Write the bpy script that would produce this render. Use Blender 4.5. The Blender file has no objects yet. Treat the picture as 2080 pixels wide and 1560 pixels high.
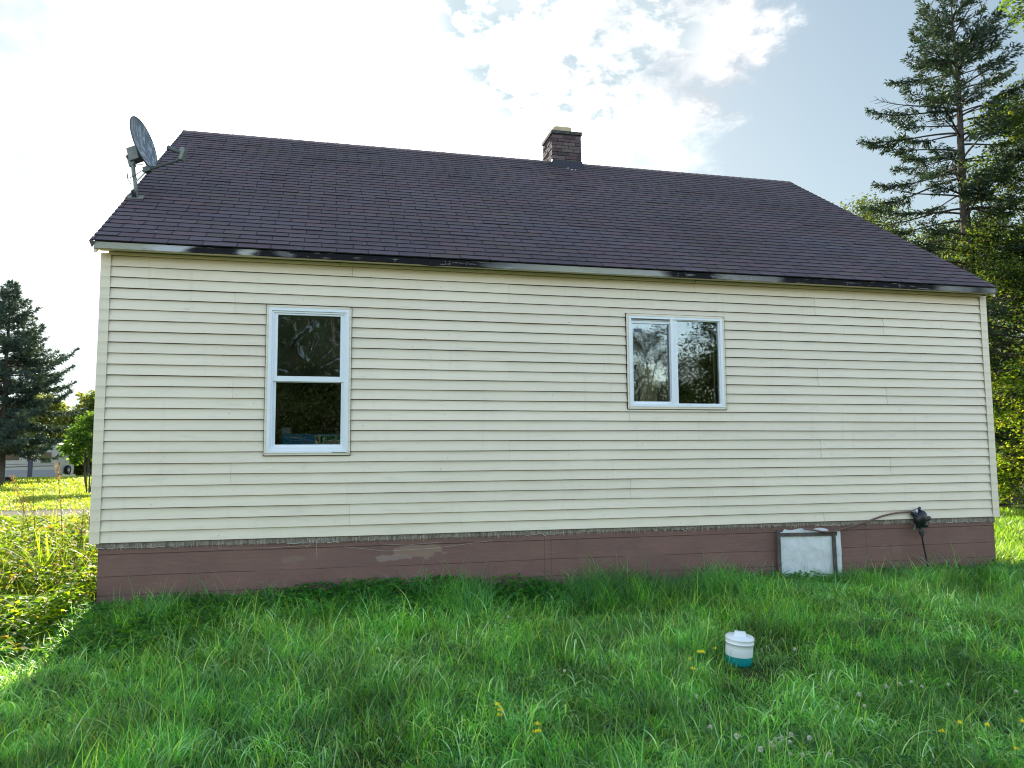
import bpy, math, random
import numpy as np
from mathutils import Vector, Matrix, noise
from math import radians, sin, cos, pi
random.seed(7); RNG = np.random.default_rng(7)
S = bpy.context.scene
COL = S.collection
# ------------------------------------------------------------------ camera
CAM = np.array([1.9884, -7.7113, 0.763]); YAW, PIT, ROL, FPX = .2336, .0923, -.0069, 1567.1448
fw = np.array([sin(YAW)*cos(PIT), cos(YAW)*cos(PIT), sin(PIT)]); rt0 = np.array([cos(YAW), -sin(YAW), 0]); up0 = np.cross(rt0, fw)
rt = cos(ROL)*rt0 + sin(ROL)*up0; up = cos(ROL)*up0 - sin(ROL)*rt0
cd = bpy.data.cameras.new("camera"); cam = bpy.data.objects.new("camera", cd); COL.objects.link(cam)
cam.matrix_world = Matrix(((rt[0], up[0], -fw[0], CAM[0]), (rt[1], up[1], -fw[1], CAM[1]), (rt[2], up[2], -fw[2], CAM[2]), (0, 0, 0, 1)))
cd.sensor_width = 36; cd.lens = 36*FPX/2080; cd.clip_start = .05; cd.clip_end = 3000
S.camera = cam
# ------------------------------------------------------------------ light
SUN_EL, SUN_AZ = radians(22), radians(-2)          # azimuth from +Y towards +X
sl = bpy.data.lights.new("sun", 'SUN'); sl.energy = 3.4; sl.angle = radians(.5); sl.color = (1, .93, .80)
so = bpy.data.objects.new("sun", sl); COL.objects.link(so)
sdir = Vector((sin(SUN_AZ)*cos(SUN_EL), cos(SUN_AZ)*cos(SUN_EL), sin(SUN_EL)))
so.rotation_euler = sdir.to_track_quat('Z', 'Y').to_euler()
S.view_settings.view_transform = 'Standard'; S.view_settings.look = 'None'; S.view_settings.gamma = 1
S.view_settings.exposure = 2.15
S.cycles.pixel_filter_type = 'BLACKMAN_HARRIS'; S.cycles.filter_width = 1.1
S.cycles.max_bounces = 8; S.cycles.transparent_max_bounces = 16

W = bpy.data.worlds.new("World"); S.world = W; W.use_nodes = True
def build_world():
    nt = W.node_tree; N = nt.nodes; L = nt.links; N.clear()
    out = N.new('ShaderNodeOutputWorld'); bg = N.new('ShaderNodeBackground'); L.new(bg.outputs[0], out.inputs[0])
    sky = N.new('ShaderNodeTexSky'); sky.sky_type = 'NISHITA'; sky.sun_disc = False
    sky.sun_elevation = SUN_EL; sky.sun_rotation = SUN_AZ; sky.air_density = 1.0; sky.dust_density = 1.2; sky.ozone_density = 1.2
    bg.inputs[1].default_value = .15
    tc = N.new('ShaderNodeTexCoord')
    def math_(op, a, b=None, c=None, clamp=False):
        m = N.new('ShaderNodeMath'); m.operation = op; m.use_clamp = clamp
        for i, v in enumerate((a, b, c)):
            if v is None: continue
            if isinstance(v, (int, float)): m.inputs[i].default_value = v
            else: L.new(v, m.inputs[i])
        return m.outputs[0]
    def dot(v):
        d = N.new('ShaderNodeVectorMath'); d.operation = 'DOT_PRODUCT'; L.new(tc.outputs['Generated'], d.inputs[0]); d.inputs[1].default_value = Vector(v).normalized(); return d.outputs['Value']
    def sm(x, a, b):
        m = N.new('ShaderNodeMapRange'); m.interpolation_type = 'SMOOTHSTEP'; L.new(x, m.inputs[0]); m.inputs[1].default_value = a; m.inputs[2].default_value = b; return m.outputs[0]
    def noise(scale, det, rough, dist=0, zs=1.6):
        mp = N.new('ShaderNodeMapping'); L.new(tc.outputs['Generated'], mp.inputs[0]); mp.inputs['Scale'].default_value = (1, 1, zs)
        n = N.new('ShaderNodeTexNoise'); L.new(mp.outputs[0], n.inputs[0]); n.inputs['Scale'].default_value = scale; n.inputs['Detail'].default_value = det
        n.inputs['Roughness'].default_value = rough; n.inputs['Distortion'].default_value = dist; return n.outputs[0]
    def mix(f, a, b):
        m = N.new('ShaderNodeMix'); m.data_type = 'RGBA'
        L.new(f, m.inputs[0]) if not isinstance(f, (int, float)) else m.inputs[0].__setattr__('default_value', f)
        for i, v in ((6, a), (7, b)):
            if isinstance(v, tuple): m.inputs[i].default_value = v
            else: L.new(v, m.inputs[i])
        return m.outputs[2]
    n1 = noise(9, 7, .62, .3); n2 = noise(26, 6, .6, .2); n3 = noise(4.0, 4, .55, 0)
    # the bank of thin white cloud round the sun
    d0 = dot((.045, .94, .315))
    v = math_('ADD', d0, math_('MULTIPLY', math_('SUBTRACT', n1, .5), .12))
    bank = math_('MULTIPLY', sm(v, .905, .965), .85)
    # the broken cloud above the chimney
    d1 = dot((.342, .782, .521)); d2 = dot((.262, .806, .53))
    pat = math_('ADD', math_('MULTIPLY', n1, .75), math_('MULTIPLY', n2, .35))
    c1 = math_('MULTIPLY', sm(d1, .977, .993), 1.0)
    m1 = sm(math_('ADD', pat, math_('MULTIPLY', c1, .30)), .66, .84)
    m1 = math_('MULTIPLY', m1, sm(math_('ADD', d1, math_('MULTIPLY', math_('SUBTRACT', n1, .5), .03)), .984, .991))
    shade = sm(math_('ADD', math_('ADD', math_('MULTIPLY', n3, .35), math_('MULTIPLY', n1, .45)), math_('MULTIPLY', n2, .28)), .46, .60)
    holes = math_('MULTIPLY', sm(d2, .980, .992), sm(math_('ADD', math_('MULTIPLY', n2, .6), math_('MULTIPLY', n1, .4)), .44, .56))
    bank = math_('MULTIPLY', bank, math_('SUBTRACT', 1, math_('MULTIPLY', holes, .85)))
    # compress and dim the bright sun-side half of the sky:  c / (1 + k c)
    fk = sm(dot((.25, .96, 0)), .05, .42); kk = math_('MULTIPLY', fk, .20)
    def vm(op, a, b):
        q = N.new('ShaderNodeVectorMath'); q.operation = op
        for i, v_ in enumerate((a, b)):
            if isinstance(v_, tuple): q.inputs[i].default_value = v_
            else: L.new(v_, q.inputs[i])
        return q.outputs[0]
    skyc = vm('MULTIPLY', sky.outputs[0], (1.16, 1.0, .83))
    sc_ = N.new('ShaderNodeVectorMath'); sc_.operation = 'SCALE'; L.new(skyc, sc_.inputs[0]); L.new(kk, sc_.inputs[3])
    dm = N.new('ShaderNodeVectorMath'); dm.operation = 'SCALE'; L.new(vm('DIVIDE', skyc, vm('ADD', sc_.outputs[0], (1, 1, 1))), dm.inputs[0]); L.new(math_('SUBTRACT', 1, math_('MULTIPLY', fk, .57)), dm.inputs[3])
    m1 = math_('MULTIPLY', m1, math_('SUBTRACT', 1, math_('MULTIPLY', holes, .8)))
    base = mix(math_('MULTIPLY', holes, .9), vm('MULTIPLY', dm.outputs[0], mix(fk, (1.03, 1.03, 1.07, 1), (.88, 1.06, 1.17, 1))), (.66, .90, 1.04, 1))
    cl1 = mix(shade, (1.05, 1.13, 1.22, 1), (1.95, 1.95, 1.93, 1))
    a = mix(m1, base, cl1)
    b = mix(bank, a, (2.9, 2.95, 2.9, 1))
    L.new(b, bg.inputs[0])
build_world()

# ------------------------------------------------------------------ helpers
MATS = {}
def mat(name, base=(.5, .5, .5), rough=.7, spec=.4, metal=0, attr=None, noise=None, bump=None, trans=0, coat=0):
    """attr: multiply by per-face colour 'Col'; noise=(scale, amount[, colour2]); bump=(scale, strength, distance)"""
    if name in MATS: return MATS[name]
    m = bpy.data.materials.new(name); m.use_nodes = True; MATS[name] = m
    nt = m.node_tree; N = nt.nodes; L = nt.links; P = N['Principled BSDF']; O = N['Material Output']
    P.inputs['Roughness'].default_value = rough; P.inputs['Specular IOR Level'].default_value = spec; P.inputs['Metallic'].default_value = metal
    P.inputs['Coat Weight'].default_value = coat
    tc = N.new('ShaderNodeTexCoord')
    rgb = N.new('ShaderNodeRGB'); rgb.outputs[0].default_value = (*base, 1); c = rgb.outputs[0]
    if noise:
        n = N.new('ShaderNodeTexNoise'); n.inputs['Scale'].default_value = noise[0]; n.inputs['Detail'].default_value = 6; n.inputs['Roughness'].default_value = .6
        L.new(tc.outputs['Object'], n.inputs[0])
        mr = N.new('ShaderNodeMapRange'); mr.inputs[1].default_value = .3; mr.inputs[2].default_value = .7; L.new(n.outputs[0], mr.inputs[0])
        mx = N.new('ShaderNodeMix'); mx.data_type = 'RGBA'; L.new(mr.outputs[0], mx.inputs[0])
        c2 = noise[2] if len(noise) > 2 else tuple(b*(1-noise[1]) for b in base)
        L.new(c, mx.inputs[6]); mx.inputs[7].default_value = (*c2, 1); c = mx.outputs[2]
    if attr:
        at = N.new('ShaderNodeAttribute'); at.attribute_name = 'Col'
        mx = N.new('ShaderNodeMix'); mx.data_type = 'RGBA'; mx.blend_type = 'MULTIPLY'; mx.inputs[0].default_value = 1
        L.new(c, mx.inputs[6]); L.new(at.outputs['Color'], mx.inputs[7]); c = mx.outputs[2]
    L.new(c, P.inputs['Base Color'])
    if bump:
        n = N.new('ShaderNodeTexNoise'); n.inputs['Scale'].default_value = bump[0]; n.inputs['Detail'].default_value = 5; L.new(tc.outputs['Object'], n.inputs[0])
        b = N.new('ShaderNodeBump'); b.inputs['Strength'].default_value = bump[1]; b.inputs['Distance'].default_value = bump[2]; L.new(n.outputs[0], b.inputs['Height']); L.new(b.outputs[0], P.inputs['Normal'])
    if trans:
        t = N.new('ShaderNodeBsdfTranslucent'); mx2 = N.new('ShaderNodeMixShader'); mx2.inputs[0].default_value = trans
        hs = N.new('ShaderNodeMix'); hs.data_type = 'RGBA'; hs.blend_type = 'MULTIPLY'; hs.inputs[0].default_value = 1; L.new(c, hs.inputs[6]); hs.inputs[7].default_value = (2.6, 2.3, .9, 1)
        L.new(hs.outputs[2], t.inputs[0]); L.new(P.outputs[0], mx2.inputs[1]); L.new(t.outputs[0], mx2.inputs[2]); L.new(mx2.outputs[0], O.inputs[0])
    return m

class MB:
    """collects shapes; build() links them as ONE mesh object"""
    def __init__(s): s.v = []; s.f = []; s.c = []; s.m = []
    def face(s, pts, col=None, mi=0):
        i = len(s.v); s.v += [tuple(p) for p in pts]; s.f.append(tuple(range(i, i+len(pts)))); s.c.append(col or (1, 1, 1)); s.m.append(mi)
    def raw(s, vs, fs, col=None, mi=0):
        i = len(s.v); s.v += [tuple(p) for p in vs]
        for f in fs: s.f.append(tuple(i+k for k in f)); s.c.append(col or (1, 1, 1)); s.m.append(mi)
    def box(s, a, b, col=None, mi=0, M=None, bev=0):
        x0, y0, z0 = a; x1, y1, z1 = b
        vs = [(x0, y0, z0), (x1, y0, z0), (x1, y1, z0), (x0, y1, z0), (x0, y0, z1), (x1, y0, z1), (x1, y1, z1), (x0, y1, z1)]
        if M is not None: vs = [tuple(M @ Vector(p)) for p in vs]
        s.raw(vs, [(0, 3, 2, 1), (4, 5, 6, 7), (0, 1, 5, 4), (1, 2, 6, 5), (2, 3, 7, 6), (3, 0, 4, 7)], col, mi)
    def tube(s, pts, rad, n=8, col=None, cap=True, mi=0):
        pts = [Vector(p) for p in pts]; k = len(pts)
        if not hasattr(rad, '__len__'): rad = [rad]*k
        vs = []; ref = None
        for i, p in enumerate(pts):
            d = (pts[min(i+1, k-1)]-pts[max(i-1, 0)]); d = d.normalized() if d.length > 1e-9 else Vector((0, 0, 1))
            if ref is None: ref = Vector((0, 0, 1)) if abs(d.z) < .9 else Vector((1, 0, 0))
            u = d.cross(ref)
            if u.length < 1e-4: u = d.cross(Vector((0, 1, 0)))
            u.normalize(); w = d.cross(u).normalized(); ref = w.cross(d)*-1 if False else ref
            for j in range(n):
                a = 2*pi*j/n; vs.append(p+(u*cos(a)+w*sin(a))*rad[i])
        fs = [(i*n+j, i*n+(j+1) % n, (i+1)*n+(j+1) % n, (i+1)*n+j) for i in range(k-1) for j in range(n)]
        if cap: fs += [tuple(range(n-1, -1, -1)), tuple((k-1)*n+j for j in range(n))]
        s.raw(vs, fs, col, mi)
    def lathe(s, prof, c=(0, 0, 0), n=32, col=None, M=None, mi=0):
        vs = []
        for r, z in prof:
            for j in range(n):
                a = 2*pi*j/n; p = Vector((r*cos(a), r*sin(a), z))
                vs.append((M @ p) if M is not None else p+Vector(c))
        k = len(prof)
        fs = [(i*n+j, i*n+(j+1) % n, (i+1)*n+(j+1) % n, (i+1)*n+j) for i in range(k-1) for j in range(n)]
        s.raw(vs, fs, col, mi)
    def build(s, name, mats, parent=None, smooth=False, bevel=0, weld=False):
        me = bpy.data.meshes.new(name); me.from_pydata(s.v, [], s.f); me.update()
        ca = me.color_attributes.new('Col', 'FLOAT_COLOR', 'CORNER')
        buf = np.ones((len(me.loops), 4), dtype=np.float32); tot = [len(f) for f in s.f]
        buf[:, :3] = np.repeat(np.array(s.c, dtype=np.float32), tot, axis=0); ca.data.foreach_set('color', buf.ravel())
        if not isinstance(mats, (list, tuple)): mats = [mats]
        for m in mats: me.materials.append(m)
        if len(mats) > 1: me.polygons.foreach_set('material_index', s.m)
        if smooth:
            me.polygons.foreach_set('use_smooth', [True]*len(me.polygons))
        o = bpy.data.objects.new(name, me); COL.objects.link(o)
        if bevel:
            b = o.modifiers.new('bevel', 'BEVEL'); b.width = bevel; b.segments = 2; b.limit_method = 'ANGLE'
        if parent is not None: attach(o, parent)
        return o
def attach(o, parent):
    o.parent = parent
    if parent.type == 'EMPTY' and parent.get('base'): o.location = [-a for a in parent['base']]
def thing(name, label, cat, base=(0, 0, 0), group=None):
    o = bpy.data.objects.new(name, None); COL.objects.link(o); o.location = base; o['base'] = [float(a) for a in base]; o.empty_display_size = .2
    o['label'] = label; o['category'] = cat
    if group: o['group'] = group
    return o
def tag(o, label, cat, group=None):
    o['label'] = label; o['category'] = cat
    if group: o['group'] = group
    return o
def npmesh(name, V, F, mats, colors=None, parent=None, smooth=False):
    """V (n,3); F (m,4) quads; colors (m,3)"""
    me = bpy.data.meshes.new(name); nv, nf = len(V), len(F)
    me.vertices.add(nv); me.vertices.foreach_set('co', np.asarray(V, dtype=np.float32).ravel())
    me.loops.add(nf*4); me.loops.foreach_set('vertex_index', np.asarray(F, dtype=np.int32).ravel())
    me.polygons.add(nf); me.polygons.foreach_set('loop_start', np.arange(0, nf*4, 4, dtype=np.int32))
    if smooth: me.polygons.foreach_set('use_smooth', np.ones(nf, dtype=bool))
    me.update(calc_edges=True)
    if colors is not None:
        ca = me.color_attributes.new('Col', 'FLOAT_COLOR', 'CORNER'); b = np.ones((nf, 4, 4), dtype=np.float32); b[:, :, :3] = np.asarray(colors)[:, None, :]; ca.data.foreach_set('color', b.ravel())
    me.materials.append(mats)
    o = bpy.data.objects.new(name, me); COL.objects.link(o)
    if parent is not None: attach(o, parent)
    return o
def rnd(a, b): return random.uniform(a, b)

# ------------------------------------------------------------------ ground
GY = [-400, -60, -8, -4, -2.5, 0, 4, 10, 20, 60, 400]; GZ = [-3, -1.2, -.9, -.84, -.77, -.62, -.65, -.8, -.9, -1.1, -2.2]
def gz(x, y):
    x = np.asarray(x, dtype=float); y = np.asarray(y, dtype=float)
    b = np.interp(y, GY, GZ)
    near = np.exp(-(np.hypot(x-3, y+2)/40)**2)
    return b + near*(.025*np.sin(x*1.3+y*.7)+.02*np.sin(x*.6-y*1.9+1)+.012*np.sin(x*3.1+y*2.3))
def build_ground():
    xs = np.unique(np.concatenate([np.arange(-8, 20, .4), np.arange(-40, 60, 2), np.linspace(-900, 900, 40)]))
    ys = np.unique(np.concatenate([np.arange(-8, 14, .4), np.arange(-40, 80, 2), np.linspace(-900, 1200, 40)]))
    X, Y = np.meshgrid(xs, ys); Z = gz(X, Y); V = np.stack([X.ravel(), Y.ravel(), Z.ravel()], 1); nx = len(xs)
    i, j = np.meshgrid(np.arange(nx-1), np.arange(len(ys)-1)); a = (j*nx+i).ravel(); F = np.stack([a, a+1, a+nx+1, a+nx], 1)
    m = mat('soil_and_thatch', (.035, .06, .016), .95, .1, noise=(1.3, .5, (.055, .05, .02)), bump=(30, .6, .03))
    o = npmesh('ground', V, F, m, smooth=True); o['kind'] = 'structure'
    # the gravel track behind the house
    def yc(x): return 18.2+.02*x
    p = MB(); xx = np.arange(-60, 0.01, 1.5)
    for a, b in zip(xx[:-1], xx[1:]):
        p.face([(x, y, float(gz(x, y))+.012) for x, y in ((a, yc(a)-1.3), (b, yc(b)-1.3), (b, yc(b)+1.5), (a, yc(a)+1.5))])
    q = p.build('path', mat('gravel', (.16, .12, .095), .95, .1, noise=(5, .5, (.06, .08, .03)), bump=(60, .8, .02))); q['kind'] = 'structure'
build_ground()

# ------------------------------------------------------------------ house
EXP = .1016; WID = 9.673; DEP = 7.8; TOP = 2.655
RP = radians(33.885); RY0, RZ0, RX0, RX1 = -.2, 2.7283, -.128, 9.773; RIDGE_Y = 3.904
BASE = (0, 0, -.62)
house = thing('house', 'cream vinyl sided house with dark shingle roof and brown painted foundation', 'house', BASE)
WIN = [(1.392, 2.194, .779, 2.228), (5.082, 6.238, 1.248, 2.276)]

def siding_material():
    m = bpy.data.materials.new('cream_vinyl'); m.use_nodes = True; nt = m.node_tree; N = nt.nodes; L = nt.links; P = N['Principled BSDF']
    tc = N.new('ShaderNodeTexCoord')
    def nz(sc, scale, det=5):
        mp = N.new('ShaderNodeMapping'); L.new(tc.outputs['Object'], mp.inputs[0]); mp.inputs['Scale'].default_value = sc
        n = N.new('ShaderNodeTexNoise'); L.new(mp.outputs[0], n.inputs[0]); n.inputs['Scale'].default_value = scale; n.inputs['Detail'].default_value = det; return n.outputs[0]
    def mr(x, a, b, c=0, d=1):
        q = N.new('ShaderNodeMapRange'); L.new(x, q.inputs[0]); q.inputs[1].default_value = a; q.inputs[2].default_value = b; q.inputs[3].default_value = c; q.inputs[4].default_value = d; return q.outputs[0]
    def mix(f, a, b):
        q = N.new('ShaderNodeMix'); q.data_type = 'RGBA'; L.new(f, q.inputs[0])
        for i, v in ((6, a), (7, b)):
            if isinstance(v, tuple): q.inputs[i].default_value = (*v, 1)
            else: L.new(v, q.inputs[i])
        return q.outputs[2]
    c = mix(mr(nz((.5, 1, 1.2), 1.1), .35, .7), (.84, .72, .545), (.79, .675, .505))
    c = mix(mr(nz((2, 2, 14), 1.6), .56, .8, 0, .45), c, (.52, .50, .40))                       # faint wipe marks along the boards
    c = mix(mr(nz((14, 14, 1.2), 1.2, 3), .60, .82, 0, .22), c, (.50, .45, .34))                  # rain streaks
    c = mix(mr(nz((1, 1, 1), 42, 3), .72, .76, 0, .7), c, (.22, .2, .15))                        # specks of dirt
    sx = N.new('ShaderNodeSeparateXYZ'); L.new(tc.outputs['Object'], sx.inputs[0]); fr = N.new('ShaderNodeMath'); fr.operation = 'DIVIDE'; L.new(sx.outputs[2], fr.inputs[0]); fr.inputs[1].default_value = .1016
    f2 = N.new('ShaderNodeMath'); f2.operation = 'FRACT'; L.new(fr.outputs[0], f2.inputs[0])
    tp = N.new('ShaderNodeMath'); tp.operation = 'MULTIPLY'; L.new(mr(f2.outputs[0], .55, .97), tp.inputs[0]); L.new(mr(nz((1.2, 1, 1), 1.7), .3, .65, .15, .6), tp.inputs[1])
    c = mix(tp.outputs[0], c, (.53, .45, .31))                                                     # tan tint growing towards the top of each course
    at = N.new('ShaderNodeAttribute'); at.attribute_name = 'Col'
    q = N.new('ShaderNodeMix'); q.data_type = 'RGBA'; q.blend_type = 'MULTIPLY'; q.inputs[0].default_value = 1; L.new(c, q.inputs[6]); L.new(at.outputs['Color'], q.inputs[7])
    L.new(q.outputs[2], P.inputs['Base Color']); P.inputs['Roughness'].default_value = .48; P.inputs['Specular IOR Level'].default_value = .4
    b = N.new('ShaderNodeBump'); b.inputs['Strength'].default_value = .25; b.inputs['Distance'].default_value = .004
    L.new(nz((.6, 1, 9), 6), b.inputs['Height']); L.new(b.outputs[0], P.inputs['Normal'])
    return m
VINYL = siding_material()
LAP_SHADE = mat('lap_shade_vinyl', (.11, .08, .052), .9, .1)  # shadow line under each lap, painted as a dark colour
WALLB = mat('grey_sheathing', (.12, .11, .10), .9, .1)

def siding(mb, x0, x1, ztop, wins, P, gable=None, seams=True):
    """courses of clapboard-look vinyl; P(x, out, z) maps to world; gable(z)->(xa,xb)"""
    n = int(math.ceil(ztop/EXP)); rr = random.Random(3)
    SE = [[2.197, 5.905], [3.788, 7.4], [1.1, 4.9, 8.3], [2.17, 5.1, 6.04]]
    for k in range(n):
        z0, z1 = k*EXP, min((k+1)*EXP, ztop)
        if z1-z0 < .004: continue
        zb = sorted({z0, z1} | {w[i] for w in wins for i in (2, 3) if z0 < w[i] < z1})
        pan = (n-1-k)//2; sm = SE[pan % 4] if seams else []
        shift = 0 if seams else 0
        for za, zc in zip(zb[:-1], zb[1:]):
            zm = (za+zc)/2; iv = [(x0, x1)]
            if gable: iv = [gable(zm)]
            for w in wins:
                if w[2] < zm < w[3]:
                    iv = [p for a, b in iv for p in ((a, min(b, w[0])), (max(a, w[1]), b)) if p[1]-p[0] > .002]
            for a, b in iv:
                if b-a < .01: continue
                cuts = [a]+[s_ for s_ in sm if a+.02 < s_ < b-.02]+[b]
                for qi, (c, d) in enumerate(zip(cuts[:-1], cuts[1:])):
                    idx = [s_ for s_ in sm if s_ <= c+1e-6].__len__()
                    lift = .0016*((idx+pan) % 2); t = 1+(((pan*7+idx*13) % 9)-4)*.006; col = (t, t, t*1.0)
                    segs = max(1, int((d-c)/.35)); xs = [c+(d-c)*i/segs for i in range(segs+1)]
                    def out(x, z):
                        f = (z-z0)/EXP
                        wv = .0012*sin(x*2.3+k*1.7)+.0008*sin(x*6.1+k*3.1)
                        return .020*(1-f)+.003*f+lift+wv*(1-f)
                    def zz(x, z): return z+(.0014*sin(x*1.9+k*2.2) if z == z0 else 0)
                    for xa, xb in zip(xs[:-1], xs[1:]):
                        zl = za+.0032 if za == z0 else za
                        mb.face([P(xa, out(xa, za), zz(xa, za)+zl-za), P(xb, out(xb, za), zz(xb, za)+zl-za), P(xb, out(xb, zc), zc), P(xa, out(xa, zc), zc)], col, 0)
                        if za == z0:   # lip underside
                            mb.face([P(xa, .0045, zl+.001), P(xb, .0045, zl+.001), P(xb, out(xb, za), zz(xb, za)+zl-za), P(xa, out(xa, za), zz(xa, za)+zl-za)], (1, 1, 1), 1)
                            mb.face([P(xa, .0045, za-.002), P(xb, .0045, za-.002), P(xb, .0045, zl+.001), P(xa, .0045, zl+.001)], (1, 1, 1), 1)  # set-back strip coloured dark as the shadow gap
                    if qi:  # visible end of the overlapping panel
                        mb.face([P(c-.0004, out(c, za)+.0012, za), P(c+.0016, out(c, za)+.0012, za), P(c+.0016, out(c, zc)+.0012, zc), P(c-.0004, out(c, zc)+.0012, zc)], (.6, .6, .6), 1 if pan == 0 else 0)

def build_walls():
    # front wall: sheathing with the two openings, siding in front
    b = MB(); y0, y1 = .004, .12
    xs = [0, WIN[0][0]+.01, WIN[0][1]-.01, WIN[1][0]+.01, WIN[1][1]-.01, WID]
    b.box((xs[0], y0, 0), (xs[1], y1, TOP)); b.box((xs[2], y0, 0), (xs[3], y1, TOP)); b.box((xs[4], y0, 0), (xs[5], y1, TOP))
    for (a, c, w) in ((xs[1], xs[2], WIN[0]), (xs[3], xs[4], WIN[1])):
        b.box((a, y0, 0), (c, y1, w[2]+.01)); b.box((a, y0, w[3]-.01), (c, y1, TOP))
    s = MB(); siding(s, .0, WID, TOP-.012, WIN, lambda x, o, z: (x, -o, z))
    w = s.build('siding', [VINYL, LAP_SHADE], house)
    b.build('wall_sheathing', WALLB, house)
    # gable and rear walls
    def gab(z):
        if z <= TOP: return (0, DEP)
        t = (z-TOP)/math.tan(RP); return (min(t, DEP/2), max(DEP-t, DEP/2))
    topz = TOP+DEP/2*math.tan(RP)-.03
    for nm, X, sg in (('left', 0, -1), ('right', WID, 1)):
        s = MB(); siding(s, 0, DEP, topz, [], lambda y, o, z: (X+sg*o, y, z), gab, False)
        s.face([(X, 0, 0), (X, DEP, 0), (X, DEP, TOP), (X, DEP/2, topz+.03), (X, 0, TOP)], (1, 1, 1), 1)
        s.build('gable_wall', [VINYL, LAP_SHADE], house)
    s = MB(); siding(s, 0, WID, TOP, [], lambda x, o, z: (x, DEP+o, z), None, False)
    s.face([(0, DEP, 0), (WID, DEP, 0), (WID, DEP, TOP), (0, DEP, TOP)], (1, 1, 1), 1); s.build('rear_wall', [VINYL, LAP_SHADE], house)
    # interior floor, ceiling, dark room partition
    r = MB(); r.box((.13, .121, .02), (WID-.02, DEP-.02, .06)); r.box((.02, .121, 2.5), (WID-.02, DEP-.02, 2.54)); r.box((.13, 3.4, .06), (WID-.02, 3.5, 2.5)); r.box((3.4, .125, .06), (3.5, 3.4, 2.5))
    r.build('room_lining', mat('dim_plaster', (.30, .27, .22), .9, .1), house)
    # corner posts
    for xa, xb, sx in ((-.083, .002, -1), (9.671, 9.762, 1)):
        t = MB(); n = 14
        zs = [-.004+(TOP+.006)*i/n for i in range(n+1)]
        for za, zb in zip(zs[:-1], zs[1:]):
            wv = lambda z: .0012*sin(z*4+xa)
            f = lambda x, y, z: (x+wv(z), y, z)
            xo = xa if sx < 0 else xb; xi = xb if sx < 0 else xa
            t.face([f(xa, -.028, za), f(xb, -.028, za), f(xb, -.028, zb), f(xa, -.028, zb)])
            t.face([f(xi, -.028, za), f(xi, -.002, za), f(xi, -.002, zb), f(xi, -.028, zb)], (.5, .5, .5))
            t.face([f(xo, -.028, za), f(xo, .085, za), f(xo, .085, zb), f(xo, -.028, zb)])
            t.face([f(xo, .085, za), f(xo-sx*.06, .085, za), f(xo-sx*.06, .085, zb), f(xo, .085, zb)])
        t.face([(xa, -.028, -.004), (xb, -.028, -.004), (xb, .085, -.004), (xa, .085, -.004)], (.3, .3, .3))
        t.build('corner_trim', VINYL, house)

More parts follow.
